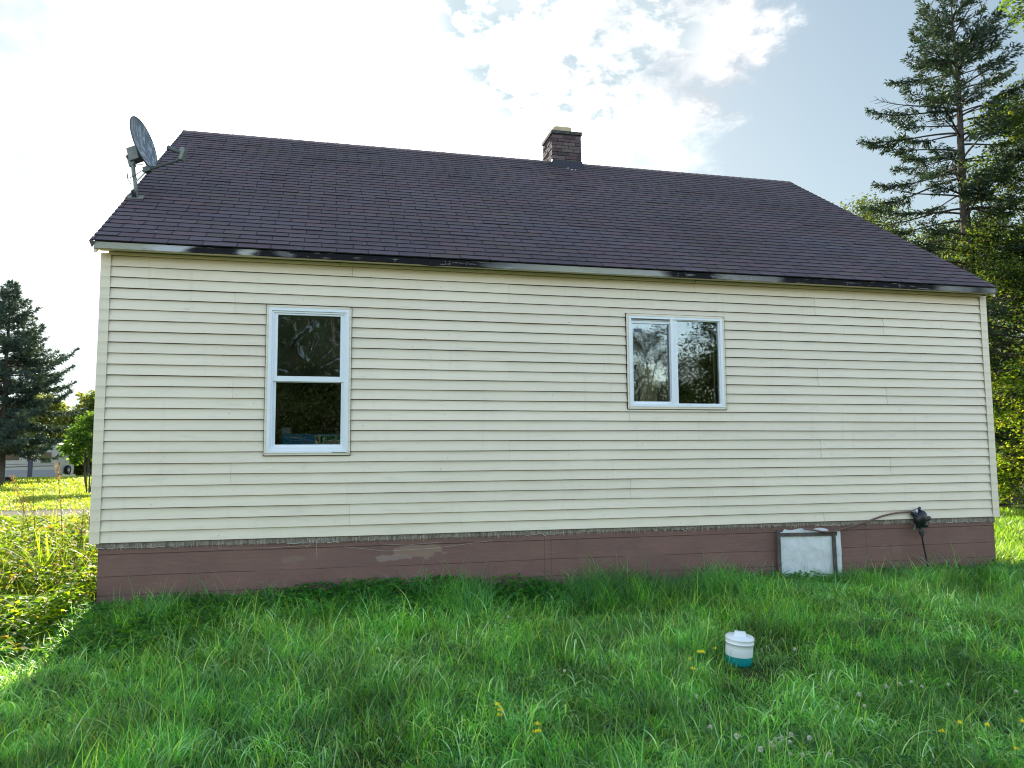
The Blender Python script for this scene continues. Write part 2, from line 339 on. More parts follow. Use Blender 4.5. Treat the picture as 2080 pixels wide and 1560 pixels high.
def build_foundation():
    m = bpy.data.materials.new('painted_concrete'); m.use_nodes = True; nt = m.node_tree; N = nt.nodes; L = nt.links; P = N['Principled BSDF']
    tc = N.new('ShaderNodeTexCoord'); sx = N.new('ShaderNodeSeparateXYZ'); L.new(tc.outputs['Object'], sx.inputs[0])
    def nz(sc, scale, det=6, rg=.6):
        mp = N.new('ShaderNodeMapping'); L.new(tc.outputs['Object'], mp.inputs[0]); mp.inputs['Scale'].default_value = sc
        n = N.new('ShaderNodeTexNoise'); L.new(mp.outputs[0], n.inputs[0]); n.inputs['Scale'].default_value = scale; n.inputs['Detail'].default_value = det; n.inputs['Roughness'].default_value = rg; return n.outputs[0]
    def mr(x, a, b, c=0, d=1):
        q = N.new('ShaderNodeMapRange'); L.new(x, q.inputs[0]); q.inputs[1].default_value = a; q.inputs[2].default_value = b; q.inputs[3].default_value = c; q.inputs[4].default_value = d; return q.outputs[0]
    def mix(f, a, b):
        q = N.new('ShaderNodeMix'); q.data_type = 'RGBA'; L.new(f, q.inputs[0])
        for i, v in ((6, a), (7, b)):
            if isinstance(v, tuple): q.inputs[i].default_value = (*v, 1)
            else: L.new(v, q.inputs[i])
        return q.outputs[2]
    def mm(op, a, b):
        q = N.new('ShaderNodeMath'); q.operation = op
        for i, v in enumerate((a, b)):
            if isinstance(v, (int, float)): q.inputs[i].default_value = v
            else: L.new(v, q.inputs[i])
        return q.outputs[0]
    c = mix(mr(nz((1, 1, 1.4), 2.2), .35, .68), (.225, .122, .098), (.18, .102, .084))
    c = mix(mr(nz((1, 1, 5), 7), .56, .72, 0, .6), c, (.25, .15, .12))
    # worn patches: paint gone at a few places along the wall
    w = nz((1, 1, 1), 9, 7, .7)
    for (px, pz, rx, rz, colr) in ((2.88, -.165, .23, .065, (.30, .20, .145)), (2.62, -.225, .17, .03, (.30, .22, .19)), (1.66, -.205, .10, .028, (.23, .15, .11)), (3.52, -.12, .13, .03, (.22, .12, .09)),
                                   (8.33, -.33, .07, .06, (.22, .14, .11)), (8.18, -.30, .05, .025, (.23, .15, .12)), (5.3, -.30, .16, .07, (.19, .115, .09)), (.9, -.33, .05, .03, (.21, .10, .08)), (2.2, -.26, .14, .05, (.18, .11, .09))):
        dx = mm('DIVIDE', mm('SUBTRACT', sx.outputs[0], px), rx); dz = mm('DIVIDE', mm('SUBTRACT', sx.outputs[2], pz), rz)
        d = mm('ADD', mm('SQRT', mm('ADD', mm('MULTIPLY', dx, dx), mm('MULTIPLY', dz, dz)), 0), mm('MULTIPLY', mm('SUBTRACT', w, .5), 3.2))
        c = mix(mr(d, 1.0, .97, 0, .75), c, colr)
    # board marks left by the formwork
    ln = None
    for zl, wob in ((-.105, .012), (-.30, .018), (-.47, .012)):
        zz = mm('ADD', sx.outputs[2], mm('MULTIPLY', mm('SUBTRACT', nz((.35, .35, .1), 1.5, 3), .5), wob*2))
        e = mm('ABSOLUTE', mm('SUBTRACT', zz, zl), 0); l1 = mr(e, .0035, .001)
        l1 = mm('MULTIPLY', l1, mr(nz((1, 1, 1), 1.7, 3), .40, .50)); ln = l1 if ln is None else mm('MAXIMUM', ln, l1)
    cx = mm('ADD', sx.outputs[0], mm('MULTIPLY', mm('SUBTRACT', nz((0, 0, 1), 7, 4), .5), .03))
    for x0 in (4.155, 4.225, 7.95):
        ln = mm('MAXIMUM', ln, mr(mm('ABSOLUTE', mm('SUBTRACT', cx, x0), 0), .004, .001, 0, .8))
    c = mix(mm('MULTIPLY', ln, .6), c, (.045, .03, .028))
    c = mix(mr(mm('ADD', sx.outputs[2], mm('MULTIPLY', nz((1, 1, .4), 3), .16)), -.40, -.50, 0, .5), c, (.13, .085, .068))
    L.new(c, P.inputs['Base Color']); P.inputs['Roughness'].default_value = .8; P.inputs['Specular IOR Level'].default_value = .25
    b = N.new('ShaderNodeBump'); b.inputs['Strength'].default_value = .7; b.inputs['Distance'].default_value = .012
    L.new(mm('SUBTRACT', mm('MULTIPLY', nz((1, 1, 7), 5), .6), mm('MULTIPLY', ln, .5)), b.inputs['Height']); L.new(b.outputs[0], P.inputs['Normal'])
    f = MB(); x0, x1, ya, yb, zb, zt = -.012, 9.705, .012, DEP-.02, -1.2, -.004
    n = 60; xs = np.linspace(x0, x1, n+1); zs = [zb, -.7, -.475, -.465, -.305, -.295, -.11, -.1, zt]
    def yo(x, z): return ya+.003*sin(x*1.4+z*9)+.0025*sin(x*3.7-z*14)+(.004 if -.29 < z < -.1 else 0)
    for i in range(n):
        for za, zc in zip(zs[:-1], zs[1:]): f.face([(xs[i], yo(xs[i], za), za), (xs[i+1], yo(xs[i+1], za), za), (xs[i+1], yo(xs[i+1], zc), zc), (xs[i], yo(xs[i], zc), zc)])
    f.face([(x0, .01, zb), (x0, yb, zb), (x0, yb, zt), (x0, .01, zt)]); f.face([(x1, .01, zb), (x1, yb, zb), (x1, yb, zt), (x1, .01, zt)])
    f.face([(x0, yb, zb), (x1, yb, zb), (x1, yb, zt), (x0, yb, zt)]); f.face([(x0, .02, zt), (x1, .02, zt), (x1, yb, zt), (x0, yb, zt)])
    fo = f.build('foundation', m, house)
    # the band of raw grey board between siding and concrete, torn at its lower edge
    s = MB(); rr = random.Random(5); n = 420; xs = np.linspace(-.03, 9.715, n+1)
    lo = [-.036-.009*sin(x*.8)-rr.uniform(0, .010)-(.012 if rr.random() < .06 else 0) for x in xs]
    for i in range(n):
        t = rr.uniform(.7, 1.15); s.face([(xs[i], -.001, lo[i]), (xs[i+1], -.001, lo[i+1]), (xs[i+1], -.001, .002), (xs[i], -.001, .002)], (t, t, t))
        s.face([(xs[i], -.001, lo[i]), (xs[i], .02, lo[i]), (xs[i+1], .02, lo[i+1]), (xs[i+1], -.001, lo[i+1])], (.5, .5, .5))
    for _ in range(2600):   # frayed bristles
        x = rr.uniform(-.02, 9.7); L_ = rr.uniform(.012, .05) if x > .1 else .01; w_ = rr.uniform(.0012, .0028); dx = rr.uniform(-.004, .004); t = rr.choice((.5, 1.2, 1.6, 2.2, 2.6)); zt_ = rr.uniform(-.03, -.004)
        y = -rr.uniform(.003, .006); s.face([(x+dx, y, zt_-L_), (x+dx+w_*.5, y, zt_-L_), (x+w_, y+.001, zt_), (x, y+.001, zt_)], (t, t*.97, t*.93))
    s.build('sill_board', mat('raw_grey_board', (.33, .28, .23), .95, .05, attr=True, noise=(20, .4)), fo)
    e = MB()   # pale ragged caulk line on the lower edge
    for i in range(n):
        x = xs[i]
        if (x < .55) or (1.6 < x < 2.1) or (3.95 < x < 4.35) or (5.3 < x < 5.8 and rr.random() < .5) or x > 8.55 or (7.3 < x < 7.7):
            if rr.random() < .9: e.box((x, -.004, lo[i]-rr.uniform(.003, .007)), (xs[i+1]+.001, .011, lo[i]-.001))
    e.build('caulk_line', mat('pale_caulk', (.5, .48, .44), .8, .2), fo)['kind'] = 'stuff'
    # cobweb threads hanging across the concrete
    t = MB()
    for pts in (([(2.15, -.008, -.10), (2.55, -.01, -.155), (3.0, -.01, -.145), (3.6, -.008, -.088)]), ([(2.5, -.008, -.085), (2.75, -.008, -.105), (3.1, -.008, -.085)]), ([(1.0, -.008, -.075), (1.45, -.01, -.088), (1.85, -.008, -.075)]), ([(1.87, -.01, -.045), (1.8, -.01, -.09)]), ([(1.89, -.008, -.04), (1.9, -.008, -.2)])):
        P_ = [Vector(p) for p in pts]; pp = []
        for i in range(len(P_)-1):
            for k in range(6): pp.append(P_[i].lerp(P_[i+1], k/6))
        pp.append(P_[-1]); t.tube(pp, .0009, 4)
    t.build('cobweb_thread', mat('silk', (.6, .55, .5), .6, .3), fo)

def build_hatch():
    # basement opening closed with white sheet in a weathered wooden frame
    f = MB(); n, k = 34, 24; x0, x1, z0, z1 = 6.80, 7.60, -.66, -.085; rr = random.Random(2)
    def P(i, j):
        u, v = i/n, j/k; x = x0+(x1-x0)*u; z = z0+(z1-z0)*v
        y = -.014-.016*noise.noise(Vector((u*3.1, v*2.3, 1)))-.008*noise.noise(Vector((u*8, v*6+u*5, 4)))-.004*noise.noise(Vector((u*22, v*14, 7)))
        if i in (n,): z += .01*sin(v*9)
        if j == k: z += .008*sin(u*21)+(.012 if .1 < u < .8 else -.02)
        return (x, y, z)
    vs = [P(i, j) for j in range(k+1) for i in range(n+1)]; f.raw(vs, [(j*(n+1)+i, j*(n+1)+i+1, (j+1)*(n+1)+i+1, (j+1)*(n+1)+i) for j in range(k) for i in range(n)])
    sh = f.build('basement_cover', mat('white_plastic_sheet', (.74, .76, .77), .5, .4, noise=(9, .12, (.58, .58, .55)), bump=(25, .5, .01)), house, smooth=True)
    sh['label'] = 'white plastic sheet over the basement opening in a weathered wooden frame'
    wm = mat('weathered_wood', (.15, .12, .10), .9, .1, noise=(16, .5, (.07, .06, .055)), bump=(40, .6, .01))
    M = lambda c, a: Matrix.Translation(c) @ Matrix.Rotation(a, 4, 'Y')
    b = MB(); b.box((-.375, -.035, -.019), (.375, -.018, .019), M=M((7.17, 0, -.130), radians(.8))); b.build('wooden_strip', wm, sh, bevel=.002)
    b = MB(); b.box((-.021, -.042, -.30), (.021, -.02, .30), M=M((6.808, 0, -.37), radians(0))); b.build('wooden_strip', wm, sh, bevel=.002)
    b = MB(); b.box((-.020, -.040, -.29), (.020, -.018, .29), M=M((7.505, 0, -.415), radians(-1))); b.build('wooden_strip', wm, sh, bevel=.002)

def build_roof():
    cs, sn = cos(RP), sin(RP)
    def F(x, s, h): return (x, RY0+s*cs-h*sn, RZ0+s*sn+h*cs)           # front slope: s up the slope, h above it
    def B(x, s, h): return (x, 2*RIDGE_Y-(RY0+s*cs-h*sn), RZ0+s*sn+h*cs)
    Lr = (RIDGE_Y-RY0)/cs; ex = .127; tab = .3048; rr = random.Random(11)
    mb = MB()
    nz = lambda x, y: sin(x*1.3+y*2.1)+sin(x*.7-y*1.3+2)+sin(x*2.9+y*.6+4)*.6
    nrow = int(Lr/ex)+1
    for side, Fn in ((0, F), (1, B)):
        for r in range(nrow):
            s0 = r*ex; s1 = min((r+1)*ex, Lr)
            if side == 1 and r % 2: s1 = s1
            off = .208+(r % 2)*tab*.5 + (0.012*sin(r*1.7)) + (.155 if (r//9) % 2 else 0)
            x = RX0; k = math.floor((RX0-off)/tab)+1; cuts = [RX0]
            while off+k*tab < RX1: cuts.append(off+k*tab); k += 1
            cuts.append(RX1)
            for a, b in zip(cuts[:-1], cuts[1:]):
                if b-a < .01: continue
                g = .0048; v = rr.uniform(.84, 1.14)*(1+.05*nz((a+b)/2, s0)); w = rr.random(); lift = .0 if rr.random() > .03 else .005
                if w < .20: col = (v*1.12, v*.94, v*.97)
                elif w < .36: col = (v*.94, v*1.0, v*1.07)
                elif w < .46: col = (v*1.02, v*1.02, v*.86)
                else: col = (v, v*.99, v*1.03)
                bt, tp = .0095+lift, .0012; a2, b2 = a+g, b-g
                if a == RX0: a2 = a
                if b == RX1: b2 = b
                wob = rr.uniform(-.0018, .0018)
                mb.face([Fn(a2, s0+wob, bt), Fn(b2, s0+wob, bt), Fn(b2, s1, tp), Fn(a2, s1, tp)], col)
                mb.face([Fn(a2, s0+wob, 0), Fn(b2, s0+wob, 0), Fn(b2, s0+wob, bt), Fn(a2, s0+wob, bt)], (.22, .22, .25))
                if b != RX1: mb.face([Fn(b2, s0, bt-.0045), Fn(b+g, s0, bt-.0045), Fn(b+g, s1, tp-.0008), Fn(b2, s1, tp-.0008)], (.22, .22, .26))
    for Fn in (F, B):   # deck
        mb.face([Fn(RX0, 0, -.001), Fn(RX1, 0, -.001), Fn(RX1, Lr, -.001), Fn(RX0, Lr, -.001)], (.2, .2, .2)); mb.face([Fn(RX0+.02, .012, -.02), Fn(RX1-.02, .012, -.02), Fn(RX1-.02, Lr, -.02), Fn(RX0+.02, Lr, -.02)], (.5, .5, .5))
    m = bpy.data.materials.new('asphalt_shingle'); m.use_nodes = True; nt = m.node_tree; N = nt.nodes; L = nt.links; P = N['Principled BSDF']
    tc = N.new('ShaderNodeTexCoord')
    def nzn(scale, det, sc=(1, 1, 1)):
        mp = N.new('ShaderNodeMapping'); L.new(tc.outputs['Object'], mp.inputs[0]); mp.inputs['Scale'].default_value = sc
        n = N.new('ShaderNodeTexNoise'); L.new(mp.outputs[0], n.inputs[0]); n.inputs['Scale'].default_value = scale; n.inputs['Detail'].default_value = det; return n.outputs[0]
    def mr(x, a, b, c=0, d=1):
        q = N.new('ShaderNodeMapRange'); L.new(x, q.inputs[0]); q.inputs[1].default_value = a; q.inputs[2].default_value = b; q.inputs[3].default_value = c; q.inputs[4].default_value = d; return q.outputs[0]
    def mix(f, a, b, bl='MIX'):
        q = N.new('ShaderNodeMix'); q.data_type = 'RGBA'; q.blend_type = bl
        L.new(f, q.inputs[0]) if not isinstance(f, (int, float)) else None
        if isinstance(f, (int, float)): q.inputs[0].default_value = f
        for i, v in ((6, a), (7, b)):
            if isinstance(v, tuple): q.inputs[i].default_value = (*v, 1)
            else: L.new(v, q.inputs[i])
        return q.outputs[2]
    at = N.new('ShaderNodeAttribute'); at.attribute_name = 'Col'
    c = mix(mr(nzn(160, 3), .35, .65), (.060, .042, .048), (.110, .078, .083))
    c = mix(mr(nzn(.8, 4), .5, .75, 0, .5), c, (.070, .066, .074))
    c = mix(1.0, c, at.outputs['Color'], 'MULTIPLY')
    c = mix(mr(nzn(24, 2), .775, .79, 0, .8), c, (.6, .6, .6))                   # droppings and lichen specks
    L.new(c, P.inputs['Base Color']); P.inputs['Roughness'].default_value = .78; P.inputs['Specular IOR Level'].default_value = .45
    b = N.new('ShaderNodeBump'); b.inputs['Strength'].default_value = .6; b.inputs['Distance'].default_value = .003; L.new(nzn(260, 3), b.inputs['Height']); L.new(b.outputs[0], P.inputs['Normal'])
    roof = mb.build('roof', m, house)
    # ridge cap
    rc = MB(); x = RX0; 
    while x < RX1-.01:
        xe = min(x+.135, RX1); t = rr.uniform(.8, 1.25); hgt = .012
        for Fn in (F, B):
            rc.face([Fn(x, Lr-.13, .010), Fn(xe, Lr-.13, .008), Fn(xe, Lr+.001, .010), Fn(x, Lr+.001, .015)], (t*1.5, t*1.42, t*1.25))
            rc.face([Fn(x, Lr-.13, 0), Fn(xe, Lr-.13, 0), Fn(xe, Lr-.13, .008), Fn(x, Lr-.13, .010)], (.4, .4, .4))
        rc.face([F(x, Lr-.13, .010), F(x, Lr, .015), B(x, Lr-.13, .010)], (.6, .6, .6)); x += .135
    rc.build('ridge_cap', m, roof)
    # fascia and soffit (the painted board has gone black in places)
    fm = bpy.data.materials.new('weathered_fascia'); fm.use_nodes = True; nt = fm.node_tree; N = nt.nodes; L = nt.links; P = N['Principled BSDF']
    tc = N.new('ShaderNodeTexCoord'); sx = N.new('ShaderNodeSeparateXYZ'); L.new(tc.outputs['Object'], sx.inputs[0])
    nn = nzn(3.2, 7, (1, 1, 5)); ad = N.new('ShaderNodeMath'); ad.operation = 'MULTIPLY_ADD'; L.new(nn, ad.inputs[0]); ad.inputs[1].default_value = .4; L.new(sx.outputs[0], ad.inputs[2])
    dv = N.new('ShaderNodeMath'); dv.operation = 'DIVIDE'; L.new(ad.outputs[0], dv.inputs[0]); dv.inputs[1].default_value = 10
    cr = N.new('ShaderNodeValToRGB'); L.new(dv.outputs[0], cr.inputs[0]); e = cr.color_ramp
    A, K, G = (.36, .345, .27), (.016, .015, .017), (.25, .24, .22)
    stops = [(0, A), (.30, A), (.45, (.5, .5, .5)), (.66, (.46, .46, .47)), (.74, K), (1.08, K), (1.15, (.42, .40, .37)), (1.25, (.40, .38, .35)), (1.33, K), (1.50, K), (1.57, (.16, .16, .16)), (1.64, K), (3.45, K), (3.72, (.2, .2, .19)), (3.95, G), (4.4, A), (5.35, (.36, .35, .31)), (5.58, K), (6.08, K), (6.24, G), (6.80, (.20, .19, .18)), (6.98, K), (8.80, K), (9.02, G), (9.35, (.16, .155, .15)), (9.5, (.05, .05, .05)), (9.75, G)]
    e.elements[0].position = 0; e.elements[0].color = (*A, 1); e.elements[1].position = 1; e.elements[1].color = (*K, 1)
    for p, col in stops[1:]:
        q = e.elements.new((p+.2)/10); q.color = (*col, 1)
    c = mix(mr(nzn(11, 6, (.5, 1, 4)), .60, .68, 0, .55), cr.outputs[0], (.40, .38, .34))
    c = mix(mr(nzn(30, 3, (.3, 1, 5)), .62, .72, 0, .5), c, (.04, .035, .035))
    L.new(c, P.inputs['Base Color']); P.inputs['Roughness'].default_value = .9; P.inputs['Specular IOR Level'].default_value = .1
    b = N.new('ShaderNodeBump'); b.inputs['Strength'].default_value = .7; b.inputs['Distance'].default_value = .004; L.new(nzn(30, 5, (.2, 1, 4)), b.inputs['Height']); L.new(b.outputs[0], P.inputs['Normal'])
    f = MB(); n = 80; xs = np.linspace(-.105, 9.766, n+1); zt = 2.721
    lo = [2.660+.0035*sin(x*1.1)+rr.uniform(-.0008, .0008)-(.010 if 2.93 < x < 3.02 else 0) for x in xs]
    for i in range(n):
        f.face([(xs[i], -.190, lo[i]), (xs[i+1], -.190, lo[i+1]), (xs[i+1], -.186, zt), (xs[i], -.186, zt)])
        f.face([(xs[i], -.190, lo[i]), (xs[i], -.170, lo[i]), (xs[i+1], -.170, lo[i+1]), (xs[i+1], -.190, lo[i+1])])
    f.face([(xs[0], -.19, lo[0]), (xs[0], -.17, lo[0]), (xs[0], -.17, zt), (xs[0], -.186, zt)]); f.face([(xs[-1], -.19, lo[-1]), (xs[-1], -.17, lo[-1]), (xs[-1], -.17, zt), (xs[-1], -.186, zt)])
    fas = f.build('fascia', fm, house); f = MB()
    for x in (.35, 1.32, 1.60, 2.6, 3.1, 3.14, 3.32, 4.3, 5.62, 5.72, 6.02, 6.1, 6.5, 7.7, 8.4):
        for zz in (2.676, 2.698): f.lathe([(.0035, 0), (.0035, .002), (0, .0022)], n=6, M=Matrix.Translation((x+rr.uniform(-.008, .008), -.1895, zz)) @ Matrix.Rotation(radians(90), 4, 'X'))
    f.build('nail_head', mat('zinc_nail', (.5, .5, .5), .4, .5), fas)['kind'] = 'stuff'
    f = MB(); f.box((-.1, DEP+.16, 2.66), (9.76, DEP+.18, 2.72)); f.build('rear_fascia', VINYL, house)
    s = MB()
    s.face([(-.09, -.172, 2.668), (9.755, -.172, 2.668), (9.755, -.0, 2.683), (-.09, -.0, 2.683)])
    s.build('soffit', VINYL, house); s = MB(); s.face([(-.09, DEP+.18, 2.668), (9.755, DEP+.18, 2.668), (9.755, DEP, 2.683), (-.09, DEP, 2.683)]); s.build('soffit', VINYL, house)
    s = MB(); s.box((-.02, -.026, 2.645), (9.69, .003, 2.674)); s.box((-.02, -.029, 2.6725), (9.69, -.02, 2.6765), (.15, .13, .1))
    for xx in (2.07, 5.90): s.box((xx, -.030, 2.648), (xx+.006, -.0265, 2.668), (.1, .1, .1))
    s.build('frieze_strip', VINYL, house)
    # rake boards under the roof edges on the gables
    for X in (RX0+.02, RX1-.045):
        r = MB(); pts = [F(X, .02, -.022), F(X, Lr, -.022), B(X, .02, -.022)]
        for a, bq in ((pts[0], pts[1]), (pts[1], pts[2])):
            q = lambda p, dx, dz: (p[0]+dx, p[1], p[2]+dz)
            A8 = [q(a, 0, 0), q(a, .025, 0), q(bq, .025, 0), q(bq, 0, 0), q(a, 0, -.10), q(a, .025, -.10), q(bq, .025, -.10), q(bq, 0, -.10)]
            r.raw(A8, [(0, 1, 2, 3), (7, 6, 5, 4), (0, 4, 5, 1), (3, 2, 6, 7), (0, 3, 7, 4), (1, 5, 6, 2)])
        r.build('rake_board', VINYL, house)
    # torn drip edge at the left corner
    d = MB(); d.face([F(RX0-.012, -.01, -.002), F(RX0+.05, -.012, -.002), F(RX0+.03, -.012, -.03), F(RX0+.005, -.01, -.07)]); d.face([F(RX0-.012, -.01, -.002), F(RX0+.005, -.01, -.07), F(RX0-.006, .12, -.03), F(RX0-.012, .12, -.002)])
    d.build('drip_edge', mat('grey_metal_edge', (.12, .12, .12), .6, .4), roof)

def build_chimney():
    x0, x1, y0, y1, z0, z1 = 5.378, 5.858, 3.66, 4.20, 5.2, 5.868
    mm_ = mat('dark_mortar', (.055, .05, .05), .95, .1); bm = mat('chimney_brick', (.145, .108, .104), .9, .15, attr=True, noise=(30, .35), bump=(50, .6, .01))
    b = MB(); b.box((x0+.006, y0+.006, z0), (x1-.006, y1-.006, z1)); ch = b.build('chimney', mm_, house)
    k = MB(); rr = random.Random(4); h = .056; row = 0; z = z0+.03
    while z+h < z1+.01:
        for face in range(4):
            a0, a1 = (x0, x1) if face % 2 == 0 else (y0, y1); p = a0-(.1 if row % 2 else 0)
            while p < a1-.01:
                w = .19+rr.uniform(-.03, .03); a, c = max(p, a0), min(p+w-.009, a1)
                if c-a > .02:
                    o = rr.uniform(0, .006); t = rr.uniform(.6, 1.25); col = rr.choice(((t, t, t), (t*.8, t*.85, t*.95), (t*1.0, t*.85, t*.95), (t*.8, t*.95, t*.8)))
                    jz = rr.uniform(-.003, .003)
                    if face == 0: k.box((a, y0-o, z+jz), (c, y0+.02, z+h-.008+jz), col)
                    elif face == 2: k.box((a, y1-.02, z), (c, y1+o, z+h-.008), col)
                    elif face == 3: k.box((x0-o, a, z+jz), (x0+.02, c, z+h-.008+jz), col)
                    else: k.box((x1-.02, a, z), (x1+o, c, z+h-.008), col)
                p += w
        z += h; row += 1
    k.build('brickwork', bm, ch, bevel=.003)
    c = MB(); zc = z1; n = 14
    for i in range(n):
        a = x0-.014+(x1-x0+.028)*i/n; c.box((a, y0-.016, zc-.005+rr.uniform(-.002, .002)), (a+(x1-x0+.028)/n+.0005, y1+.016, zc+.045+rr.uniform(-.003, .003)), (rr.uniform(.7, 1.1),)*3)
    c.build('chimney_cap', mat('stained_cap', (.11, .10, .095), .9, .1, attr=True, noise=(18, .4), bump=(40, .6, .01)), ch)
    f = MB(); fx0, fx1, fy0, fy1 = 5.432, 5.722, y0+.05, y0+.35; zt = zc+.138
    prof = []
    for q in range(4):
        cx = (fx1-.04 if q in (0, 3) else fx0+.04); cy = (fy1-.04 if q in (0, 1) else fy0+.04)
        for i in range(5): a = (q+i/4)*pi/2; prof.append((cx+.04*cos(a), cy+.04*sin(a)))
    m = len(prof); vs = [(x, y, zc+.04) for x, y in prof]+[(x, y, zt) for x, y in prof]+[(x*.86+.14*(fx0+fx1)/2, y*.86+.14*(fy0+fy1)/2, zt) for x, y in prof]+[(x*.86+.14*(fx0+fx1)/2, y*.86+.14*(fy0+fy1)/2, zc+.045) for x, y in prof]
    fs = [(r*m+j, r*m+(j+1) % m, (r+1)*m+(j+1) % m, (r+1)*m+j) for r in range(3) for j in range(m)]
    f.raw(vs, fs); f.build('flue_liner', mat('clay_flue', (.58, .46, .30), .85, .2, noise=(8, .5, (.40, .31, .19))), ch)
    g = MB()   # tarred flashing at the foot, flared on the right
    zb = 5.27; pts = [(x0-.03, y0-.05, zb), (x1+.05, y0-.05, zb+.005), (x1+.006, y0-.007, 5.43), (x0-.006, y0-.007, 5.43)]
    g.face(pts); g.face([(x1+.05, y0-.05, zb), (x1+.07, y1-.1, 5.43), (x1+.007, y1-.1, 5.46), (x1+.007, y0-.007, 5.43)]); g.face([(x0-.03, y0-.05, zb), (x0-.02, y1-.1, 5.40), (x0-.007, y1-.1, 5.42), (x0-.007, y0-.007, 5.43)])
    g.build('flashing', mat('roof_tar', (.018, .018, .024), .55, .4, bump=(14, .6, .02)), ch)
    d = MB()   # white droppings below
    for (a, s_) in ((5.60, 4.62), (5.613, 4.55), (5.585, 4.50), (5.56, 4.48), (5.66, 4.50), (5.70, 4.47), (5.63, 4.44), (5.645, 4.49), (5.615, 4.59)):
        w = rr.uniform(.006, .02); q = s_; cs, sn = cos(RP), sin(RP)
        Fq = lambda x, s: (x, RY0+s*cs-.009*sn, RZ0+s*sn+.009*cs)
        d.face([Fq(a, q-w), Fq(a+w*1.2, q-w*.2), Fq(a+w*.6, q+w), Fq(a-w*.5, q+w*.3)])
    d.build('bird_droppings', mat('dropping_white', (.75, .75, .75), .8, .1), ch)['kind'] = 'stuff'

def glass_mat():
    m = bpy.data.materials.new('window_glass'); m.use_nodes = True; nt = m.node_tree; N = nt.nodes; L = nt.links; N.clear()
    o = N.new('ShaderNodeOutputMaterial'); t = N.new('ShaderNodeBsdfTransparent'); t.inputs[0].default_value = (.90, .95, .93, 1); g = N.new('ShaderNodeBsdfGlossy'); g.inputs['Roughness'].default_value = .006; g.inputs[0].default_value = (.85, .95, 1, 1)
    f = N.new('ShaderNodeFresnel'); f.inputs[0].default_value = 2.45; mx = N.new('ShaderNodeMixShader'); L.new(f.outputs[0], mx.inputs[0]); L.new(t.outputs[0], mx.inputs[1]); L.new(g.outputs[0], mx.inputs[2]); L.new(mx.outputs[0], o.inputs[0])
    tc = N.new('ShaderNodeTexCoord'); n = N.new('ShaderNodeTexNoise'); n.inputs['Scale'].default_value = 2.2; n.inputs['Detail'].default_value = 1; L.new(tc.outputs['Object'], n.inputs[0])
    b = N.new('ShaderNodeBump'); b.inputs['Strength'].default_value = .25; b.inputs['Distance'].default_value = .003; L.new(n.outputs[0], b.inputs['Height']); L.new(b.outputs[0], g.inputs['Normal'])
    return m
def film_mat():
    m = bpy.data.materials.new('clear_film'); m.use_nodes = True; nt = m.node_tree; N = nt.nodes; L = nt.links; N.clear()
    o = N.new('ShaderNodeOutputMaterial'); t = N.new('ShaderNodeBsdfTransparent'); t.inputs[0].default_value = (.9, .9, .92, 1); g = N.new('ShaderNodeBsdfGlossy'); g.inputs['Roughness'].default_value = .12; g.inputs[0].default_value = (.9, .9, .95, 1)
    d = N.new('ShaderNodeBsdfDiffuse'); d.inputs[0].default_value = (.75, .72, .78, 1); m1 = N.new('ShaderNodeMixShader'); m1.inputs[0].default_value = .5; L.new(g.outputs[0], m1.inputs[1]); L.new(d.outputs[0], m1.inputs[2])
    f = N.new('ShaderNodeFresnel'); f.inputs[0].default_value = 2.1; mx = N.new('ShaderNodeMixShader'); L.new(f.outputs[0], mx.inputs[0]); L.new(t.outputs[0], mx.inputs[1]); L.new(m1.outputs[0], mx.inputs[2]); L.new(mx.outputs[0], o.inputs[0])
    return m
GLASS = glass_mat(); FILM = film_mat()
VW = mat('white_vinyl', (.84, .86, .87), .35, .45, noise=(7, .05)); VD = mat('window_dirt', (.2, .2, .16), .9, .1)
def rect_frame(mb, x0, x1, z0, z1, w, yf, yb, wl=None, wr=None, wt=None, wb=None, col=None, mi=0):
    """four mitred bars round a rectangle, face at yf, back at yb"""
    wl = w if wl is None else wl; wr = w if wr is None else wr; wt = w if wt is None else wt; wb = w if wb is None else wb
    O = [(x0, z0), (x1, z0), (x1, z1), (x0, z1)]; I = [(x0+wl, z0+wb), (x1-wr, z0+wb), (x1-wr, z1-wt), (x0+wl, z1-wt)]
    for i in range(4):
        j = (i+1) % 4; a, b, c, d = O[i], O[j], I[j], I[i]
        p = lambda q, y: (q[0], y, q[1])
        mb.face([p(a, yf), p(b, yf), p(c, yf), p(d, yf)], col, mi); mb.face([p(d, yf), p(c, yf), p(c, yb), p(d, yb)], col, mi); mb.face([p(b, yf), p(a, yf), p(a, yb), p(b, yb)], col, mi)
def film(name, x0, x1, z0, z1, y, seed, parent, cx, cz):
    f = MB(); n, k = 60, 70; rr = random.Random(seed); ph = [rr.uniform(0, 6) for _ in range(8)]
    def P(i, j):
        u, v = i/n, j/k; x = x0+(x1-x0)*u; z = z0+(z1-z0)*v
        ed = min(u, 1-u, v, 1-v); dx, dz = u-cx, v-cz; r = math.hypot(dx, dz); a = math.atan2(dz, dx)
        d = .0010*sin(a*17+ph[0])*min(1, r*3)+.0007*sin(a*41+ph[1]+r*4)*min(1, r*3)+.012*math.exp(-((dx+.15*sin(v*7+ph[2]))**2)/.006)*math.exp(-((v-.55)**2)/.10)
        d += .0025*sin(u*5+ph[3])*sin(v*6+ph[4])+.0016*sin((u+v)*30+ph[5])*max(0, .3-ed)*2
        return (x, y-d, z)
    vs = [P(i, j) for j in range(k+1) for i in range(n+1)]
    f.raw(vs, [(j*(n+1)+i, j*(n+1)+i+1, (j+1)*(n+1)+i+1, (j+1)*(n+1)+i) for j in range(k) for i in range(n)])
    return f.build('plastic_film', FILM, parent, smooth=True)
